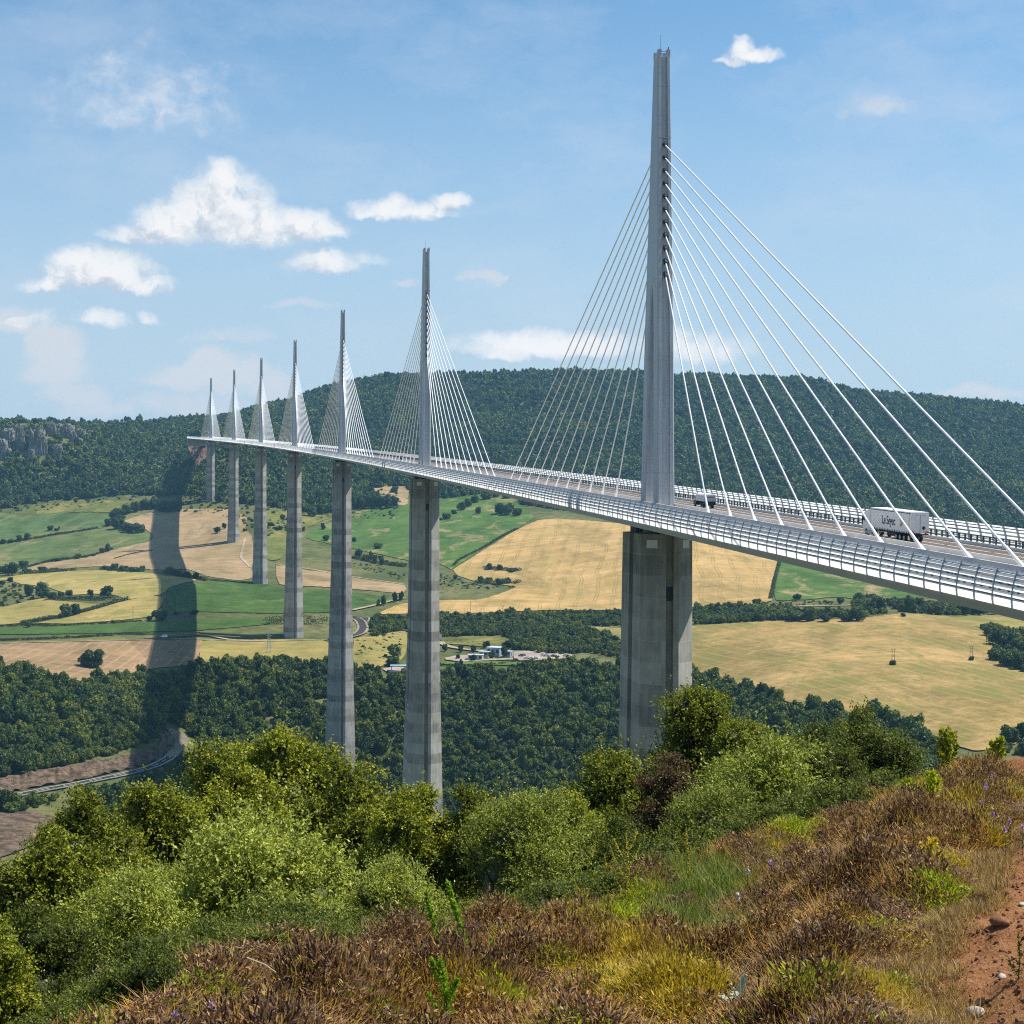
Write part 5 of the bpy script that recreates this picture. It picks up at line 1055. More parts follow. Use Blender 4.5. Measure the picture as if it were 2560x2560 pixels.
BS = [
 (640, 2050, 13.0, 820, 'olive', 0, 'large pale olive green bush filling the lower left foreground'),
 (985, 2150, 12.4, 380, 'olive', 1, 'smaller pale olive bush just right of the large pale olive bush'),
 (330, 2180, 12.0, 470, 'olive', 1, 'dull olive bush below the left flank of the large pale bush'),
 (90, 2270, 11.0, 420, 'holm', 0, 'dark shaded bush in the lower left corner'),
 (330, 2400, 9.6, 460, 'holm', 0, 'dark leafy bush at the bottom edge left of the dry heather'),
 (120, 2085, 16.0, 380, 'oak', 0, 'yellow green bush at the left edge above the dark corner bush'),
 (225, 1975, 20.0, 330, 'oak', 1, 'yellow green oak shrub with a pointed top below the valley road bend'),
 (400, 1965, 21.0, 340, 'oak', 0, 'yellow green oak shrub between the valley road and the large pale bush'),
 (560, 1865, 25.0, 360, 'oak', 1, 'brownish green oak shrub left of the tallest one in front of the third pier'),
 (715, 1828, 27.0, 330, 'oak', 0, 'tallest yellow green oak shrub left of the third pier'),
 (870, 1905, 24.0, 330, 'oak', 1, 'yellow green oak shrub standing in front of the foot of the third pier'),
 (1035, 1965, 22.0, 280, 'oak', 0, 'lumpy green oak shrub in front of the foot of the second pier'),
 (1175, 1975, 22.0, 250, 'oak', 1, 'small round topped oak shrub right of the second pier'),
 (1320, 1978, 17.0, 480, 'olive', 0, 'rounded silvery olive bush in the centre between the two nearest piers'),
 (1545, 1880, 22.0, 300, 'tall', 0, 'fresh green bushy oak at the left foot of the nearest pier'),
 (1450, 1990, 19.0, 330, 'oak', 1, 'dark green bush behind the silvery centre bush'),
 (1735, 1718, 26.0, 270, 'tall', 0, 'tall ragged oak sapling rising in front of the right edge of the nearest pier'),
 (1842, 1800, 25.0, 210, 'tall', 0, 'shorter ragged oak sapling right of the tall ragged one'),
 (1680, 1890, 21.0, 190, 'rust', 0, 'rusty brown dying shrub beside the tall ragged sapling'),
 (1920, 1846, 20.0, 520, 'olive', 1, 'wide grey green bush under the big dry field'),
 (1800, 1960, 18.0, 420, 'olive', 0, 'darker grey green bush below the wide grey green bush'),
 (2160, 1775, 27.0, 320, 'holm', 0, 'dark green pine like bush right of the wide grey green bush'),
 (2030, 1815, 26.0, 260, 'holm', 0, 'dark green bush between the wide grey green bush and the pine like bush'),
 (1560, 2050, 17.0, 330, 'holm', 0, 'deeply shaded bush behind the yellow flower spikes'),
 (-60, 2300, 8.0, 330, 'oak', 0, 'bright yellow green leaves at the left edge of the picture'),
 (700, 2230, 10.6, 480, 'olive', 1, 'lower part bush of pale leaves directly above the dry heather'),
]
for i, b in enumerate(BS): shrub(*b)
# the fallen-away slope behind the heath edge: low dark undergrowth
def near_pts(n, umin, umax, dmin, dmax, seed, power=1.0):
    r = np.random.default_rng(seed); d = dmin * (dmax / dmin) ** r.random(n); u = r.uniform(umin, umax, n); return u * d, d, u
UCS, DCS = UCB, DCB * 2
def tuft(seed, n, ln, wd, hgt, rad, lean, stalk=0.25, curl=0.6, dome=True):
    """a tuft of curved blades; attribute rnd colours each blade"""
    r = np.random.default_rng(seed); a = r.uniform(0, 6.283, n); el_ = np.arcsin(r.uniform(0.02, 1, n)) if dome else None
    if dome:
        sh = r.uniform(0.72, 1.12, n); b0 = np.c_[rad * np.cos(el_) * np.cos(a) * sh, rad * np.cos(el_) * np.sin(a) * sh, hgt * np.sin(el_) * sh]; b0 += r.normal(size=(n, 3)) * rad * 0.10
    else: q = rad * np.sqrt(r.random(n)); b0 = np.c_[q * np.cos(a), q * np.sin(a), hgt * r.uniform(0.05, 1.0, n) ** 0.8]
    st = r.random(n) < stalk; b0[st] *= [0.55, 0.55, 0]
    az = a + r.normal(size=n) * 0.9; ti = np.abs(r.normal(size=n)) * lean + (0.35 * np.cos(el_) if dome else 0); dr = np.c_[np.sin(ti) * np.cos(az), np.sin(ti) * np.sin(az), np.cos(ti)]
    L = ln * r.uniform(0.5, 1.3, n); L[st] = hgt * r.uniform(0.8, 1.35, st.sum()); W = wd * r.uniform(0.6, 1.3, n); W[st] *= 0.4
    sd = unit(np.cross(dr, np.array([0, 0, 1.0]) + r.normal(size=(n, 3)) * 0.45)); bend = unit(np.cross(sd, dr)) * curl * r.normal(size=n)[:, None] + [0, 0, -0.25]
    ps = []
    for t in (0, 0.38, 0.72, 1.0):
        c = b0 + dr * (L * t)[:, None] + bend * (L * t * t * 0.35)[:, None]; w = W * (0.55, 1.0, 0.8, 0.06)[(0, 0.38, 0.72, 1.0).index(t)] * 0.5
        ps += [c - sd * w[:, None], c + sd * w[:, None]]
    V = np.stack(ps, 1).reshape(-1, 3); i = np.arange(n)[:, None] * 8
    Q = np.concatenate([i + np.array([[0, 1, 3, 2]]), i + np.array([[2, 3, 5, 4]]), i + np.array([[4, 5, 7, 6]])])
    rn = np.where(st, 0.93 + 0.07 * r.random(n), r.random(n) ** 1.45 * 0.9)
    return np_mesh('tuft', V, Q, False, np.repeat(rn, 8))
def tm(name, cols, tr=0.3): return lm(name, [tuple(min(0.8, v * (1 + 0.2 * i / (len(cols) - 1))) for v in c) for i, c in enumerate(cols)], tr)
M_brown = tm('dry_heather_brown', [(0.028, 0.014, 0.010), (0.085, 0.038, 0.020), (0.17, 0.078, 0.036), (0.28, 0.145, 0.058), (0.44, 0.28, 0.12), (0.66, 0.36, 0.03)])
M_purp = tm('dry_heather_purple', [(0.022, 0.011, 0.011), (0.055, 0.024, 0.017), (0.11, 0.050, 0.032), (0.20, 0.10, 0.055), (0.36, 0.24, 0.13), (0.62, 0.34, 0.035)])
M_tan = tm('dry_heather_tan', [(0.07, 0.04, 0.018), (0.17, 0.10, 0.042), (0.30, 0.19, 0.085), (0.42, 0.28, 0.14), (0.50, 0.36, 0.18), (0.45, 0.28, 0.05)])
M_goldh = tm('golden_heather', [(0.06, 0.045, 0.010), (0.15, 0.105, 0.012), (0.28, 0.19, 0.018), (0.42, 0.30, 0.025), (0.50, 0.38, 0.05), (0.45, 0.30, 0.04)], 0.3)
M_limeh = tm('lime_herb', [(0.05, 0.065, 0.008), (0.15, 0.175, 0.012), (0.28, 0.31, 0.018), (0.40, 0.41, 0.025), (0.46, 0.44, 0.04)], 0.4)
M_grass = tm('green_grass', [(0.03, 0.045, 0.010), (0.08, 0.11, 0.020), (0.15, 0.18, 0.035), (0.24, 0.25, 0.06), (0.36, 0.31, 0.12)], 0.4)
KIN = {}
def kinds(nm, m, k, **a):
    KIN[nm] = []
    for i in range(k): t = tuft(hash(nm) % 1000 * 0 + len(KIN) * 50 + i, **a); t.materials.append(m); KIN[nm].append(t)
kinds('brown', M_brown, 4, n=400, ln=0.044, wd=0.0115, hgt=0.30, rad=0.20, lean=0.95, stalk=0.16)
kinds('purp', M_purp, 4, n=400, ln=0.042, wd=0.012, hgt=0.32, rad=0.20, lean=0.9, stalk=0.13)
kinds('tan', M_tan, 4, n=300, ln=0.058, wd=0.0095, hgt=0.25, rad=0.19, lean=0.8, stalk=0.25)
kinds('goldh', M_goldh, 4, n=320, ln=0.046, wd=0.0105, hgt=0.26, rad=0.18, lean=0.6, stalk=0.25)
kinds('limeh', M_limeh, 3, n=300, ln=0.042, wd=0.0125, hgt=0.26, rad=0.17, lean=0.6, stalk=0.2)
kinds('grass', M_grass, 4, n=70, ln=0.30, wd=0.007, hgt=0.06, rad=0.17, lean=0.95, stalk=0.0, curl=1.0, dome=False)
kinds('straw', M_tan, 3, n=50, ln=0.16, wd=0.006, hgt=0.06, rad=0.08, lean=0.8, stalk=0.2, curl=1.0, dome=False)
def path_edge(d):
    d = np.asarray(d) / 2
    return 2 * np.interp(d, [3, 6.4, 8, 9.5, 11, 13, 16], [0.72, 1.68, 2.16, 2.70, 3.36, 4.28, 5.5]) + 0.16 * np.sin(d * 2.1) + 0.09 * np.sin(d * 5.3)
x, d, u = near_pts(72000, -0.42, 0.62, 8.4, 52, 21)
dc = np.interp(u, UCS, DCS); edge = dc + 1.0 + 0.7 * sines(x, d, 71, 5); k = (d < edge) & (rng.random(len(x)) < np.clip(d / 17, 0.4, 1))
pe = path_edge(d); k &= ~((x > pe - 0.1) & (x < pe + 5.2)); x, d, u = x[k], d[k], u[k]; z = ztop(x, d); px, py = project(np.stack([x, d, z], -1))
pe = path_edge(d); mound = np.clip(0.40 + 0.7 * sines(x, d, 72, 2.6) + 0.25 * sines(x, d, 73, 1.2), 0, 1.5)
n1, n2, n3 = sines(x, d, 74, 3.4), sines(x, d, 75, 1.7), sines(x, d, 76, 1.2)
def blob(cx, cy, rx, ry): return np.exp(-(((px - cx) / rx) ** 2 + ((py - cy) / ry) ** 2))
sc = {'brown': 1.0 + 0.55 * n1, 'purp': 1.12 - 0.55 * n1 + 0.2 * n2 + 1.4 * blob(2150, 2150, 170, 110) + 1.2 * blob(900, 2420, 260, 90), 'tan': 0.1 + 0.6 * n3 + 1.3 * blob(1480, 2400, 200, 60) + 1.0 * blob(2120, 2350, 160, 50) + 1.3 * blob(480, 2430, 120, 90),
      'goldh': 0.58 + 0.6 * n2 + 1.6 * blob(1600, 2500, 220, 70) + 1.5 * blob(2150, 2490, 220, 80) + 1.2 * blob(2380, 2300, 80, 90) + 1.0 * blob(2400, 2050, 120, 90), 'limeh': 0.68 + 0.5 * n3 + 1.9 * blob(1560, 2320, 130, 60) + 1.6 * blob(2010, 2080, 90, 70) + 1.6 * blob(2290, 1960, 70, 40) + 1.2 * blob(2360, 2280, 70, 60) + 1.3 * blob(1300, 2540, 90, 40) + 1.0 * blob(2260, 2470, 70, 40),
      'grass': 3.2 * blob(1770, 2250, 150, 110) + 2.4 * blob(1730, 2370, 130, 90) + 1.5 * blob(1950, 2110, 70, 60) - 0.4 + 0.3 * n1 + 0.5 * n3 + 1.3 * blob(2440, 2100, 60, 120)}
nm = list(sc); S_ = np.stack([sc[k] + rng.normal(size=len(x)) * 0.28 for k in nm]); ty = S_.argmax(0)
allm, base = [], {}
for k in nm: base[k] = len(allm); allm += KIN[k]
idx = np.array([base[nm[t]] + rng.integers(0, len(KIN[nm[t]])) for t in ty])
fade = np.clip((pe - x) / 0.9, 0.25, 1); fade = np.where(x > pe, 1, fade); s = rng.uniform(0.65, 1.45, len(x)) * (0.75 + 0.25 * fade)
gr = np.array([nm[t] == 'grass' for t in ty]); hz = s * np.where(gr, 1.0, 0.5 + 0.75 * mound) * fade
scatter('heather', np.stack([x, d, z - 0.03], -1), np.c_[s * 1.05, s * 1.05, hz], np.c_[rng.normal(size=(len(x), 2)) * 0.12, rng.uniform(0, 6.28, len(x))], idx, allm, None)
# undergrowth on the slope below the heath edge
x, d, u = near_pts(9000, -0.6, 0.62, 7.0, 66, 22); dc = np.interp(u, UCS, DCS); k = (d > dc + 1.0) & (u < 0.235); x, d = x[k], d[k]; z = ztop(x, d)
HB = [bush_mesh(30 + i, 9, 420, 8, 0.06, 0.03, 0.7, core=0.55) for i in range(3)]
for h in HB: h.materials.append(M_oakd)
s = rng.uniform(0.35, 0.75, len(x)) * np.clip(d / 20, 0.8, 1.8)
scatter('undergrowth', np.stack([x, d, z - 0.1], -1), np.c_[s, s, s * 0.9], np.c_[np.zeros((len(x), 2)), rng.uniform(0, 6.28, len(x))], rng.integers(0, 3, len(x)), HB, None)
# dry straw along the path edge, earth path with clods
ys = np.linspace(4.0, 36, 260); tt = np.linspace(-0.6, 5.6, 80); PX = path_edge(ys)[:, None] + tt[None]; PY = np.repeat(ys[:, None], len(tt), 1)
PZ = ztop(PX, PY) + 0.035 + 0.012 * sines(PX, PY, 81, 0.35) + 0.006 * sines(PX, PY, 82, 0.12) - 0.05 * np.clip(-tt / 0.6, 0, 1)[None]
m, nt, b = mat('red_earth', 0.95, 0.05); n = N(nt); p = n.pos(); f = n.noise(p, 3.5, 8, 0.72); g = n.noise(p, 24, 4, 0.65)
n.link(n.ramp(n.math('ADD', n.math('MULTIPLY', f, 0.6), n.math('MULTIPLY', g, 0.4)), [(0.30, (0.13, 0.052, 0.022)), (0.5, (0.28, 0.13, 0.055)), (0.68, (0.40, 0.215, 0.105)), (0.8, (0.48, 0.31, 0.17))]), b.inputs['Base Color']); n.bump(n.math('ADD', f, g), 1.0, 0.05, b)
tag(link('path', np_mesh('path', np.stack([PX, PY, PZ], -1).reshape(-1, 3), grid_faces(*PX.shape), True), m), kind='structure')
def stone_mesh(seed, sub=2):
    r = np.random.default_rng(seed); V, T = ico(sub); V = V * (1 + 0.22 * sines(V[:, 0], V[:, 1] + V[:, 2] * 0.7, seed, 1.4) + 0.1 * r.normal(size=len(V)) * 0.5)[:, None] * [1, 0.75, 0.5]; return np_mesh('stone', V, T)
M_clod = plain('earth_clod', (0.22, 0.105, 0.06), 0.95, 0.05, var=0.35, vscale=2); M_stone = plain('pale_stone', (0.42, 0.36, 0.30), 0.9, 0.1, var=0.2, vscale=2)
CL = [stone_mesh(i) for i in range(5)]
for c in CL: c.materials.append(M_clod)
y = rng.uniform(10, 32, 12000); xo = rng.uniform(-0.7, 4.5, 12000); x = path_edge(y) + xo; s = 0.010 + 0.03 * rng.random(12000) ** 3
scatter('gravel', np.stack([x, y, ztop(x, y) + 0.035], -1), np.c_[s, s, s], rng.uniform(0, 6.28, (12000, 3)), rng.integers(0, 5, 12000), CL, None)
y = rng.uniform(10, 30, 1400); xo = rng.normal(size=1400) * 0.16 - 0.12; x = path_edge(y) + xo; s = rng.uniform(0.5, 1.1, 1400)
scatter('dry_grass', np.stack([x, y, ztop(x, y) + 0.0], -1), np.c_[s, s, s], np.c_[np.zeros((1400, 2)), rng.uniform(0, 6.28, 1400)], rng.integers(0, 3, 1400), KIN['straw'], None)
GDN = np.exp(np.linspace(math.log(6), math.log(70), 1200))
def near_ground(px_, py_, lift=0.0):
    u, v = ray_uv([px_], [py_]); x = u[0] * GDN; z = ztop(x, GDN); zz = z + lift; k = np.argmax(zz / GDN >= v[0] - 1e-9) if (zz / GDN >= v[0]).any() else int(np.argmax(z / GDN))
    return float(x[k]), float(GDN[k]), float(z[k])
for px_, py_, s, lab in ((2500, 2322, 0.11, 'brown stone lying at the left edge of the red path'), (2505, 2458, 0.06, 'small white stone on the red path'), (2440, 2548, 0.10, 'pale stone at the bottom edge of the red path'), (2555, 2272, 0.05, 'small pale stone high on the red path at the right edge')):
    g = near_ground(px_, py_); me = stone_mesh(int(px_ + s * 100)); o = link('stone', me, M_stone if 'white' in lab or 'pale' in lab else M_clod, None, (g[0], g[1], g[2] + 0.04 + s * 0.25)); o.scale = (s, s, s); o.rotation_euler = (0, 0, px_); tag(o, lab, 'stone')
# single plants in the heath
def spray(pts, n, leaf, lw, width, seed, taper=True):
    """leaves clustered round a bent stem"""
    r = np.random.default_rng(seed); P = np.array(pts, float); t = r.random(n) ** 0.9; s = t * (len(P) - 1); i = np.minimum(s.astype(int), len(P) - 2); f = (s - i)[:, None]; c = P[i] * (1 - f) + P[i + 1] * f
    w = width * (1 - 0.75 * t if taper else np.ones(n)); off = unit(r.normal(size=(n, 3))); C = c + off * (w * r.random(n) ** 0.5)[:, None]
    ld = unit(off * 0.8 + unit(P[-1] - P[0]) * 0.7 + r.normal(size=(n, 3)) * 0.3); nr = unit(np.cross(ld, r.normal(size=(n, 3)))); q = (leaf * r.uniform(0.6, 1.25, n) * 0.5)[:, None]
    V, Q = quads(C, ld * q, nr * q * lw); return V, Q, np.repeat(r.random(n), 4)
def merge(lst):
    V, Q, rn, k = [], [], [], 0
    for v, q, r in lst: V.append(v); Q.append(q + k); rn.append(r); k += len(v)
    return np.concatenate(V), np.concatenate(Q), np.concatenate(rn)
def plant(name, base, tip, label, cat, m, n, leaf, lw, width, seed, branches=0, group=None):
    leaf, width = leaf * 1.9, width * 1.9; g = near_ground(*base, 0.34); u, v = ray_uv([tip[0]], [tip[1]]); top = np.array([u[0] * g[1], g[1] + 0.05, v[0] * g[1]]) - g; b0 = np.array([0, 0, -0.03]); mid = (b0 + top) / 2 + [0.02, 0, 0.02]
    root = empty(name, g, 0, label, cat, group); L = [spray([b0 + (top - b0) * 0.15, mid, top], n, leaf, lw, width, seed)]; st = MB(); st.path([Vector(b0), Vector(mid), Vector(top)], [0.006, 0.005, 0.002], 5); r = random.Random(seed)
    for j in range(branches):
        t = 0.2 + 0.55 * j / max(1, branches - 1); a = b0 + (top - b0) * t; sgn = 1 if j % 2 else -1; ln = np.linalg.norm(top) * (0.48 - 0.3 * t); e = a + np.array([sgn * ln * 0.55, r.uniform(-.5, .5) * ln, ln]); L.append(spray([a, (a + e) / 2 + [sgn * 0.01, 0, -0.01], e], int(n * 0.55), leaf * 0.9, lw, width * 0.7, seed + j + 1)); st.path([Vector(a), Vector(e)], [0.004, 0.002], 4)
    V, Q, rn = merge(L); link('leaves', np_mesh('leaves', V, Q, False, rn), m, root); st.build('stem', M_limeh if m is not M_yel else M_goldh, root); return root
M_yel = tm('yellow_bloom', [(0.20, 0.16, 0.02), (0.42, 0.31, 0.03), (0.58, 0.43, 0.04), (0.66, 0.52, 0.08)], 0.35)
M_shoot = tm('fresh_shoot', [(0.07, 0.13, 0.012), (0.14, 0.24, 0.02), (0.22, 0.33, 0.03), (0.30, 0.40, 0.06)], 0.45)
M_silver = plain('silver_leaf', (0.30, 0.36, 0.27), 0.8, 0.2, var=0.2, vscale=8)
M_lilac = plain('lilac_bloom', (0.58, 0.40, 0.60), 0.7); M_cream = plain('seed_head', (0.62, 0.55, 0.48), 0.8)
plant('green_shoot', (1115, 2400), (1063, 2228), 'left one of two bright green leafy shoots leaning out of the heather', 'plant', M_shoot, 520, 0.022, 0.7, 0.035, 1)
plant('green_shoot', (1200, 2430), (1118, 2206), 'taller right one of two bright green leafy shoots leaning out of the heather', 'plant', M_shoot, 800, 0.022, 0.7, 0.042, 2)
plant('green_shoot', (1245, 2450), (1226, 2345), 'short bright green shoot at the right foot of the tall shoots', 'plant', M_shoot, 260, 0.02, 0.7, 0.025, 3)
plant('green_shoot', (1120, 2500), (1100, 2400), 'bushy bright green sprig below the leaning shoots', 'plant', M_shoot, 420, 0.02, 0.7, 0.06, 4, 3)
plant('yellow_spike', (1570, 2225), (1566, 2085), 'tallest branched yellow flower spike in front of the shaded bush', 'plant', M_yel, 190, 0.018, 0.5, 0.016, 5, 6)
plant('yellow_spike', (1522, 2235), (1512, 2138), 'small yellow flower spike left of the tallest one', 'plant', M_yel, 130, 0.016, 0.5, 0.014, 6, 2)
plant('yellow_spike', (1722, 2190), (1716, 2070), 'branched yellow flower spike right of the tallest one', 'plant', M_yel, 170, 0.018, 0.5, 0.016, 7, 5)
plant('yellow_spike', (1455, 2260), (1452, 2200), 'low orange yellow flower spike at the left of the spikes', 'plant', M_yel, 110, 0.016, 0.5, 0.016, 8, 3)
plant('yellow_spike', (2020, 2010), (2018, 1945), 'thin lime yellow spike under the grey green bushes, left one', 'plant', M_limeh, 80, 0.02, 0.4, 0.012, 9)
plant('yellow_spike', (2075, 2010), (2073, 1952), 'thin lime yellow spike under the grey green bushes, right one', 'plant', M_limeh, 80, 0.02, 0.4, 0.012, 10)
plant('yellow_flower', (2330, 2150), (2325, 2095), 'clump of bright yellow flowers near the path', 'plant', M_yel, 260, 0.02, 0.8, 0.07, 11, 4)
plant('lime_bush', (2275, 1985), (2275, 1950), 'small lime green bush on the far crest, left one', 'plant', M_limeh, 300, 0.04, 0.6, 0.13, 12, 3)
plant('lime_bush', (2335, 1972), (2335, 1932), 'small lime green bush on the far crest, right one', 'plant', M_limeh, 300, 0.04, 0.6, 0.15, 13, 3)
plant('sapling', (2370, 1880), (2372, 1822), 'sparse yellow green sapling on the crest under the dry field', 'plant', M_oak, 260, 0.05, 0.6, 0.14, 14, 5)
plant('sapling', (2490, 1885), (2498, 1845), 'small yellow green sapling on the crest near the right edge', 'plant', M_limeh, 200, 0.05, 0.6, 0.12, 15, 4)
plant('green_weed', (2545, 2370), (2550, 2335), 'dark green weed growing on the red path', 'plant', M_oakd, 70, 0.018, 0.6, 0.03, 16, 2)
# thistle with broad silvery leaves
g = near_ground(1850, 2470, 0.34); th = empty('thistle', g, 0, 'silvery thistle with broad lobed leaves among the green grass', 'plant')
for j, (az, tilt, L, W) in enumerate([(-1.9, 0.35, 0.24, 0.085), (-0.6, 0.25, 0.30, 0.085), (0.4, 0.5, 0.24, 0.08), (1.6, 0.6, 0.2, 0.085), (2.7, 0.45, 0.26, 0.08), (-2.6, 0.8, 0.2, 0.07), (0.0, 0.9, 0.18, 0.07), (-1.3, 1.0, 0.2, 0.09), (3.1, 0.15, 0.36, 0.06), (0.9, 0.12, 0.40, 0.055)]):
    L, W = L * 2, W * 2; vs, fs = [], []; dv = Vector((math.sin(tilt) * math.cos(az), math.sin(tilt) * math.sin(az), math.cos(tilt))); sd = Vector((-math.sin(az), math.cos(az), 0)); nn = dv.cross(sd)
    K = 12
    for k in range(K):
        t = k / (K - 1); w = W * math.sin(math.pi * min(1, 0.12 + 0.88 * t)) ** 0.7 * (1.0 if k % 2 else 0.38); c = dv * L * t + Vector((0, 0, -0.45 * L * t * t)) + Vector((0, 0, 0.03 * j % 0.12))
        vs += [c - sd * w * 0.55 + nn * w * 0.2, c, c + sd * w * 0.55 + nn * w * 0.2]
    for k in range(K - 1):
        for e in (0, 1): a = k * 3 + e; fs.append((a, a + 1, a + 4, a + 3))
    b = MB(); b.add(vs, fs); b.build('leaf', M_silver, th)
b = MB(); b.path([(0, 0, -0.02), (0.01, 0, 0.16), (0.0, 0.01, 0.42)], [0.012, 0.01, 0.006], 6); b.build('stem', M_silver, th)
def flower(px_, base_y, top_y, m, rad, label, group=None, name='thistle_flower'):
    rad *= 1.9; g = near_ground(px_, base_y, 0.34); u, v = ray_uv([px_], [top_y]); h = max(0.08, float(v[0] * g[1] - g[2])); r = empty(name, g, 0, label, 'flower', group)
    b = MB(); b.path([(0, 0, -0.02), (0.012, 0, h * 0.5), (0, 0, h)], [0.004, 0.003, 0.003], 5); b.build('stem', M_grass, r)
    V, Q, rn = spray([(0, 0, h - rad * 0.3), (0, 0, h), (0, 0, h + rad)], 60, rad * 1.3, 0.35, rad * 0.6, int(px_), False); link('bloom', np_mesh('bloom', V, Q, False, rn), m, r)
flower(1927, 2215, 2163, M_lilac, 0.022, 'round violet thistle bloom on a thin stem in the middle of the grass')
flower(1868, 2225, 2180, M_cream, 0.02, 'small white seed head left of the violet thistle bloom'); flower(1845, 2290, 2243, M_cream, 0.02, 'small white seed head in the green grass above the silvery thistle')
flower(525, 2545, 2522, M_lilac, 0.022, 'pale violet bloom at the bottom edge below the dry heather, right one'); flower(440, 2560, 2545, M_lilac, 0.02, 'pale violet bloom at the bottom edge below the dry heather, left one')
for a, c in ((2478, 1942), (2465, 1965), (2452, 2008), (2482, 2036), (2525, 2055), (2512, 2075), (2555, 2070), (2463, 1972)): flower(a, c + 28, c, M_lilac, 0.018, 'small lilac flower growing beside the upper end of the red path', 'lilac flowers beside the path', 'lilac_flower')
M_straw = plain('straw_stalk', (0.42, 0.34, 0.22), 0.8); g = near_ground(690, 2450, 0.3); b = MB(); b.path([(0, 0, 0), (-0.10, 0.02, 0.06), (-0.24, 0.0, 0.12)], [0.005, 0.007, 0.007], 6); o = b.build('dry_stalk', M_straw, None, loc=(g[0], g[1], g[2] + 0.36)); tag(o, 'pale broken dry stalk lying across the brown heather', 'stalk')
for px_, y0, y1 in ((2283, 2110, 2010), (2403, 2015, 1950)):
    g = near_ground(px_, y0, 0.3); h = (y0 - y1) / F * g[1]; b = MB(); b.path([(0, 0, 0), (0.01, 0, h * 0.6), (-0.02, 0, h)], [0.008, 0.006, 0.004], 5)
    for j in range(6): b.tube((0, 0, h * (0.55 + 0.07 * j)), (0.07 * (-1) ** j, 0.02, h * (0.62 + 0.07 * j)), 0.004, 0.008, 4)
    tag(b.build('dry_stalk', M_brown, None, loc=g), 'dark upright dry stalk on the heath %s' % ('near the yellow flowers' if px_ < 2300 else 'close to the lilac flowers'), 'stalk')
# ------------------------------------------------------------------ sky, sun, haze
EL, EPS = R_(58.0), R_(12.0)
SD = Vector((math.cos(EL) * math.cos(EPS), math.cos(EL) * math.sin(EPS), math.sin(EL)))
sun = bpy.data.lights.new('sun', 'SUN'); sun.energy = 5.0; sun.angle = R_(0.5); sun.color = (1.0, 0.95, 0.87)
so = bpy.data.objects.new('sun', sun); COL.objects.link(so); so.rotation_euler = SD.to_track_quat('Z', 'Y').to_euler()
W = bpy.data.worlds.new('World'); scn.world = W; W.use_nodes = True; nt = W.node_tree; n = N(nt); bg = nt.nodes['Background']
sky = n.new('ShaderNodeTexSky', sky_type='NISHITA'); sky.sun_disc = False; sky.sun_elevation = EL; sky.sun_rotation = R_(90) - EPS
sky.altitude = 600; sky.air_density = 1.0; sky.dust_density = 0.7; sky.ozone_density = 3.0
STR = 0.115; bg.inputs['Strength'].default_value = STR
d = n.new('ShaderNodeTexCoord').outputs['Generated']; s = n.new('ShaderNodeSeparateXYZ'); n.link(d, s.inputs[0])
az = n.math('ARCTAN2', s.outputs[0], s.outputs[1]); el = n.math('ARCSINE', s.outputs[2])
def ang(x, y):
    u, v = ray_uv(x * 1.325, y * 1.325); return math.atan2(u, 1), math.atan2(v, math.hypot(u, 1))
cv = n.new('ShaderNodeCombineXYZ'); n.link(az, cv.inputs[0]); n.link(el, cv.inputs[1]); P0 = cv.outputs[0]
w1 = n.noise(P0, 16, 6, 0.62, out='Color'); w2 = n.noise(P0, 70, 5, 0.6, out='Color')
PW = n.vec('ADD', P0, n.vec('MULTIPLY', n.vec('SUBTRACT', w1, (0.5, 0.5, 0.5)), (0.032, 0.022, 0)))
PW = n.vec('ADD', PW, n.vec('MULTIPLY', n.vec('SUBTRACT', w2, (0.5, 0.5, 0.5)), (0.012, 0.010, 0)))
# clouds in 1932-wide pixel measure: centre, half widths, weight
CLD = {'main': [(430, 385, 85, 58, 1), (335, 425, 80, 45, 1), (262, 446, 62, 24, .8), (470, 425, 120, 50, 1), (570, 432, 75, 36, 1), (615, 440, 60, 20, .7), (432, 342, 40, 30, 1), (380, 390, 60, 45, 1), (545, 410, 36, 26, .9),
                (770, 397, 100, 23, .95), (850, 380, 40, 20, .9), (705, 405, 46, 16, .8), (190, 515, 100, 44, 1), (100, 542, 56, 20, .8), (272, 535, 55, 26, .9), (165, 500, 62, 30, 1), (610, 497, 75, 24, .72), (690, 488, 50, 14, .5),
                (180, 603, 48, 20, .8), (278, 598, 26, 13, .7), (1415, 98, 50, 20, .9), (1395, 84, 26, 18, .9), (1375, 112, 26, 10, .7), (950, 676, 55, 16, .85)],
       'soft': [(105, 665, 45, 40, 1), (92, 640, 34, 22, 1), (110, 705, 55, 38, .9), (145, 745, 60, 28, .8), (190, 775, 70, 20, .6), (395, 690, 42, 34, 1), (345, 715, 60, 26, .9), (430, 712, 60, 40, .9), (505, 735, 40, 34, .8), (360, 765, 90, 26, .7), (1020, 655, 150, 30, .75), (20, 610, 60, 26, .7), (1850, 748, 80, 14, .7), (905, 528, 40, 10, .45), (580, 580, 50, 12, .4), (770, 532, 24, 9, .4), (280, 190, 95, 50, .10), (1655, 210, 60, 20, .35), (430, 640, 70, 12, .3), (1300, 660, 120, 30, .4)]}
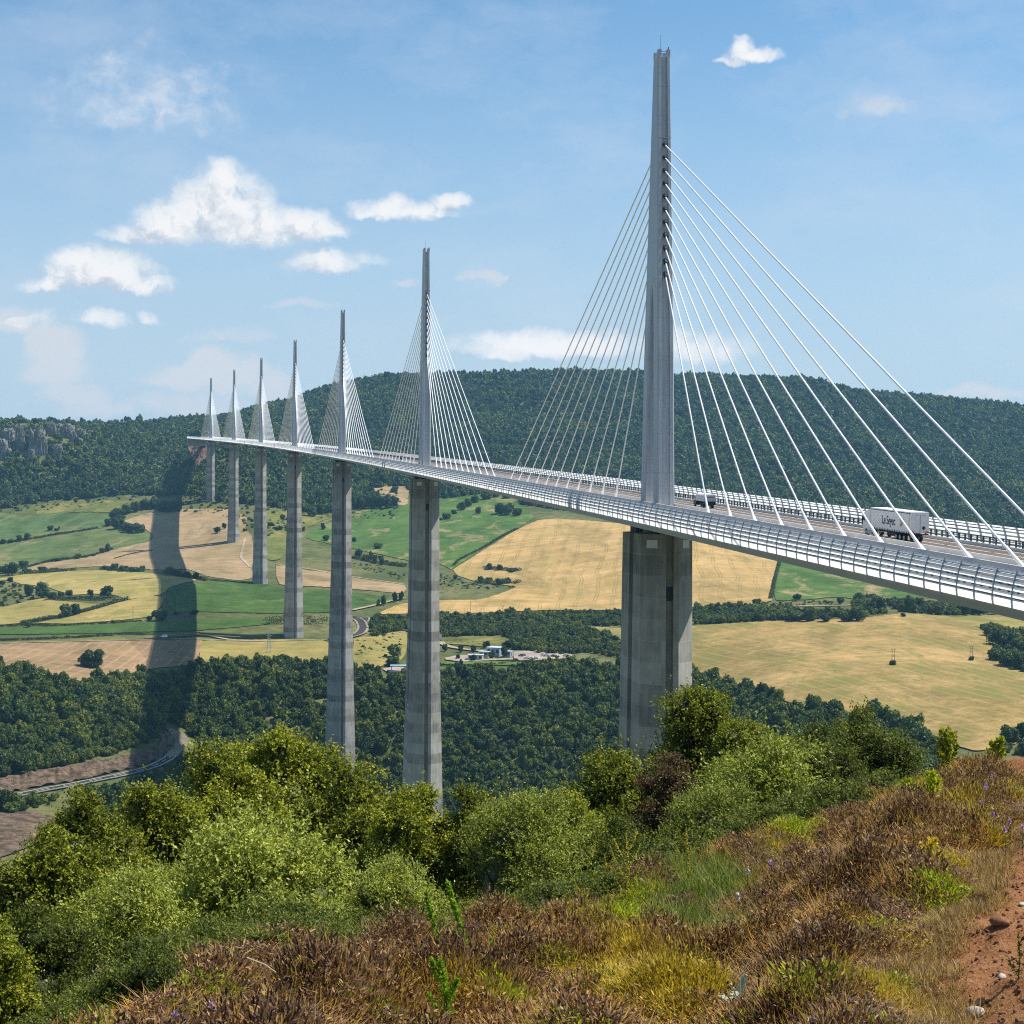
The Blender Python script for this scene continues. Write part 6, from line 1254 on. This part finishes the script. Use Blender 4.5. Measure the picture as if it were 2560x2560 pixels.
def field(lst, PW=PW):
    r = None
    for cx, cy, rx, ry, wt in lst:
        a, e = ang(cx, cy); kx, ky = rx * 1.325 / F * 1.2, ry * 1.325 / F * 1.25
        q = n.vec('SUBTRACT', PW, (a, e, 0)); sp = n.new('ShaderNodeSeparateXYZ'); n.link(q, sp.inputs[0])
        x = n.math('MULTIPLY', sp.outputs[0], 1 / kx); y = n.math('MAXIMUM', n.math('MULTIPLY', sp.outputs[1], 1 / ky), n.math('MULTIPLY', sp.outputs[1], -1 / (ky * 0.62)))
        v = n.math('MULTIPLY', n.math('SUBTRACT', 1.0, n.math('MULTIPLY_ADD', x, x, n.math('MULTIPLY', y, y))), wt)
        r = v if r is None else n.math('SMOOTH_MAX', r, v, 0.12)
    return r
n1 = n.noise(PW, 55, 9, 0.62); n2 = n.noise(n.vec('ADD', PW, (0.004, 0.006, 0)), 55, 9, 0.62)
PU = n.vec('ADD', PW, (0.002, 0.0085, 0)); fm = field(CLD['main']); fu = field(CLD['main'], PU); fs = field(CLD['soft'])
nn = n.math('MULTIPLY', n.math('SUBTRACT', n1, 0.5), 1.35)
dm = n.math('ADD', fm, nn); ds = n.math('ADD', fs, n.math('MULTIPLY', nn, 0.9))
mm = n.new('ShaderNodeMapRange', interpolation_type='SMOOTHSTEP'); n.link(dm, mm.inputs[0]); mm.inputs[1].default_value = -0.12; mm.inputs[2].default_value = 1.0
ms = n.new('ShaderNodeMapRange', interpolation_type='SMOOTHSTEP'); n.link(ds, ms.inputs[0]); ms.inputs[1].default_value = -0.22; ms.inputs[2].default_value = 0.75; ms.inputs[4].default_value = 0.88
wisp = n.noise(n.vec('MULTIPLY', PW, (6, 14, 1)), 1.0, 7, 0.65); wm = n.math('MULTIPLY', n.ramp(wisp, [(0.46, (0, 0, 0)), (0.76, (1, 1, 1))]), 0.38)
low = n.new('ShaderNodeMapRange', interpolation_type='SMOOTHSTEP'); n.link(el, low.inputs[0]); low.inputs[1].default_value = 0.32; low.inputs[2].default_value = 0.0; low.inputs[4].default_value = 0.85
k = 0.70 / STR
skyc = n.mix(1.0, sky.outputs[0], (0.66, 0.86, 0.88, 1), 'MULTIPLY')
skyc = n.mix(low.outputs[0], skyc, (0.56 * k, 0.66 * k, 0.78 * k, 1))
skyc = n.mix(wm, skyc, (0.72 * k, 0.78 * k, 0.86 * k, 1))
shade = n.math('ADD', n.math('MULTIPLY', n.math('SUBTRACT', n1, n2), 4.0), n.math('ADD', 0.66, n.math('MULTIPLY', n.math('SUBTRACT', fm, fu), 0.9)), clamp=True)
thick = n.new('ShaderNodeMapRange'); n.link(dm, thick.inputs[0]); thick.inputs[1].default_value = 0.3; thick.inputs[2].default_value = 1.5
cc = n.mix(shade, (0.60 * k, 0.65 * k, 0.73 * k, 1), (0.97 * k, 0.965 * k, 0.96 * k, 1))
sc2 = n.mix(shade, (0.74 * k, 0.76 * k, 0.80 * k, 1), (1.08 * k, 1.03 * k, 1.0 * k, 1))
skyc = n.mix(ms.outputs[0], skyc, sc2); skyc = n.mix(mm.outputs[0], skyc, cc)
below = n.new('ShaderNodeMapRange', interpolation_type='SMOOTHSTEP'); n.link(el, below.inputs[0]); below.inputs[1].default_value = -0.004; below.inputs[2].default_value = -0.05; below.inputs[3].default_value = 0.0; below.inputs[4].default_value = 1.0
skyc = n.mix(below.outputs[0], skyc, (0.27 * k, 0.265 * k, 0.20 * k, 1)); n.link(skyc, bg.inputs['Color'])
HAZE = 4.8e-5
if HAZE:
    hb = MB(); hb.box((0, 3600, -40), (11000, 7400, 700)); m = bpy.data.materials.new('haze'); m.use_nodes = True; t = m.node_tree; t.nodes.remove(t.nodes['Principled BSDF'])
    v = t.nodes.new('ShaderNodeVolumePrincipled'); v.inputs['Color'].default_value = (0.30, 0.65, 1.0, 1); v.inputs['Density'].default_value = HAZE; v.inputs['Anisotropy'].default_value = 0.2
    t.links.new(v.outputs[0], t.nodes['Material Output'].inputs['Volume']); tag(hb.build('haze', m), kind='stuff')
scn.view_settings.view_transform = 'Standard'; scn.view_settings.look = 'None'; scn.view_settings.exposure = 0.5; scn.view_settings.gamma = 1
scn.cycles.max_bounces = 7; scn.cycles.diffuse_bounces = 3; scn.cycles.glossy_bounces = 2; scn.cycles.transmission_bounces = 4; scn.cycles.transparent_max_bounces = 6; scn.cycles.volume_bounces = 1
scn.cycles.use_denoising = False; scn.cycles.pixel_filter_type = 'BLACKMAN_HARRIS'; scn.cycles.filter_width = 1.15; scn.cycles.sample_clamp_indirect = 8
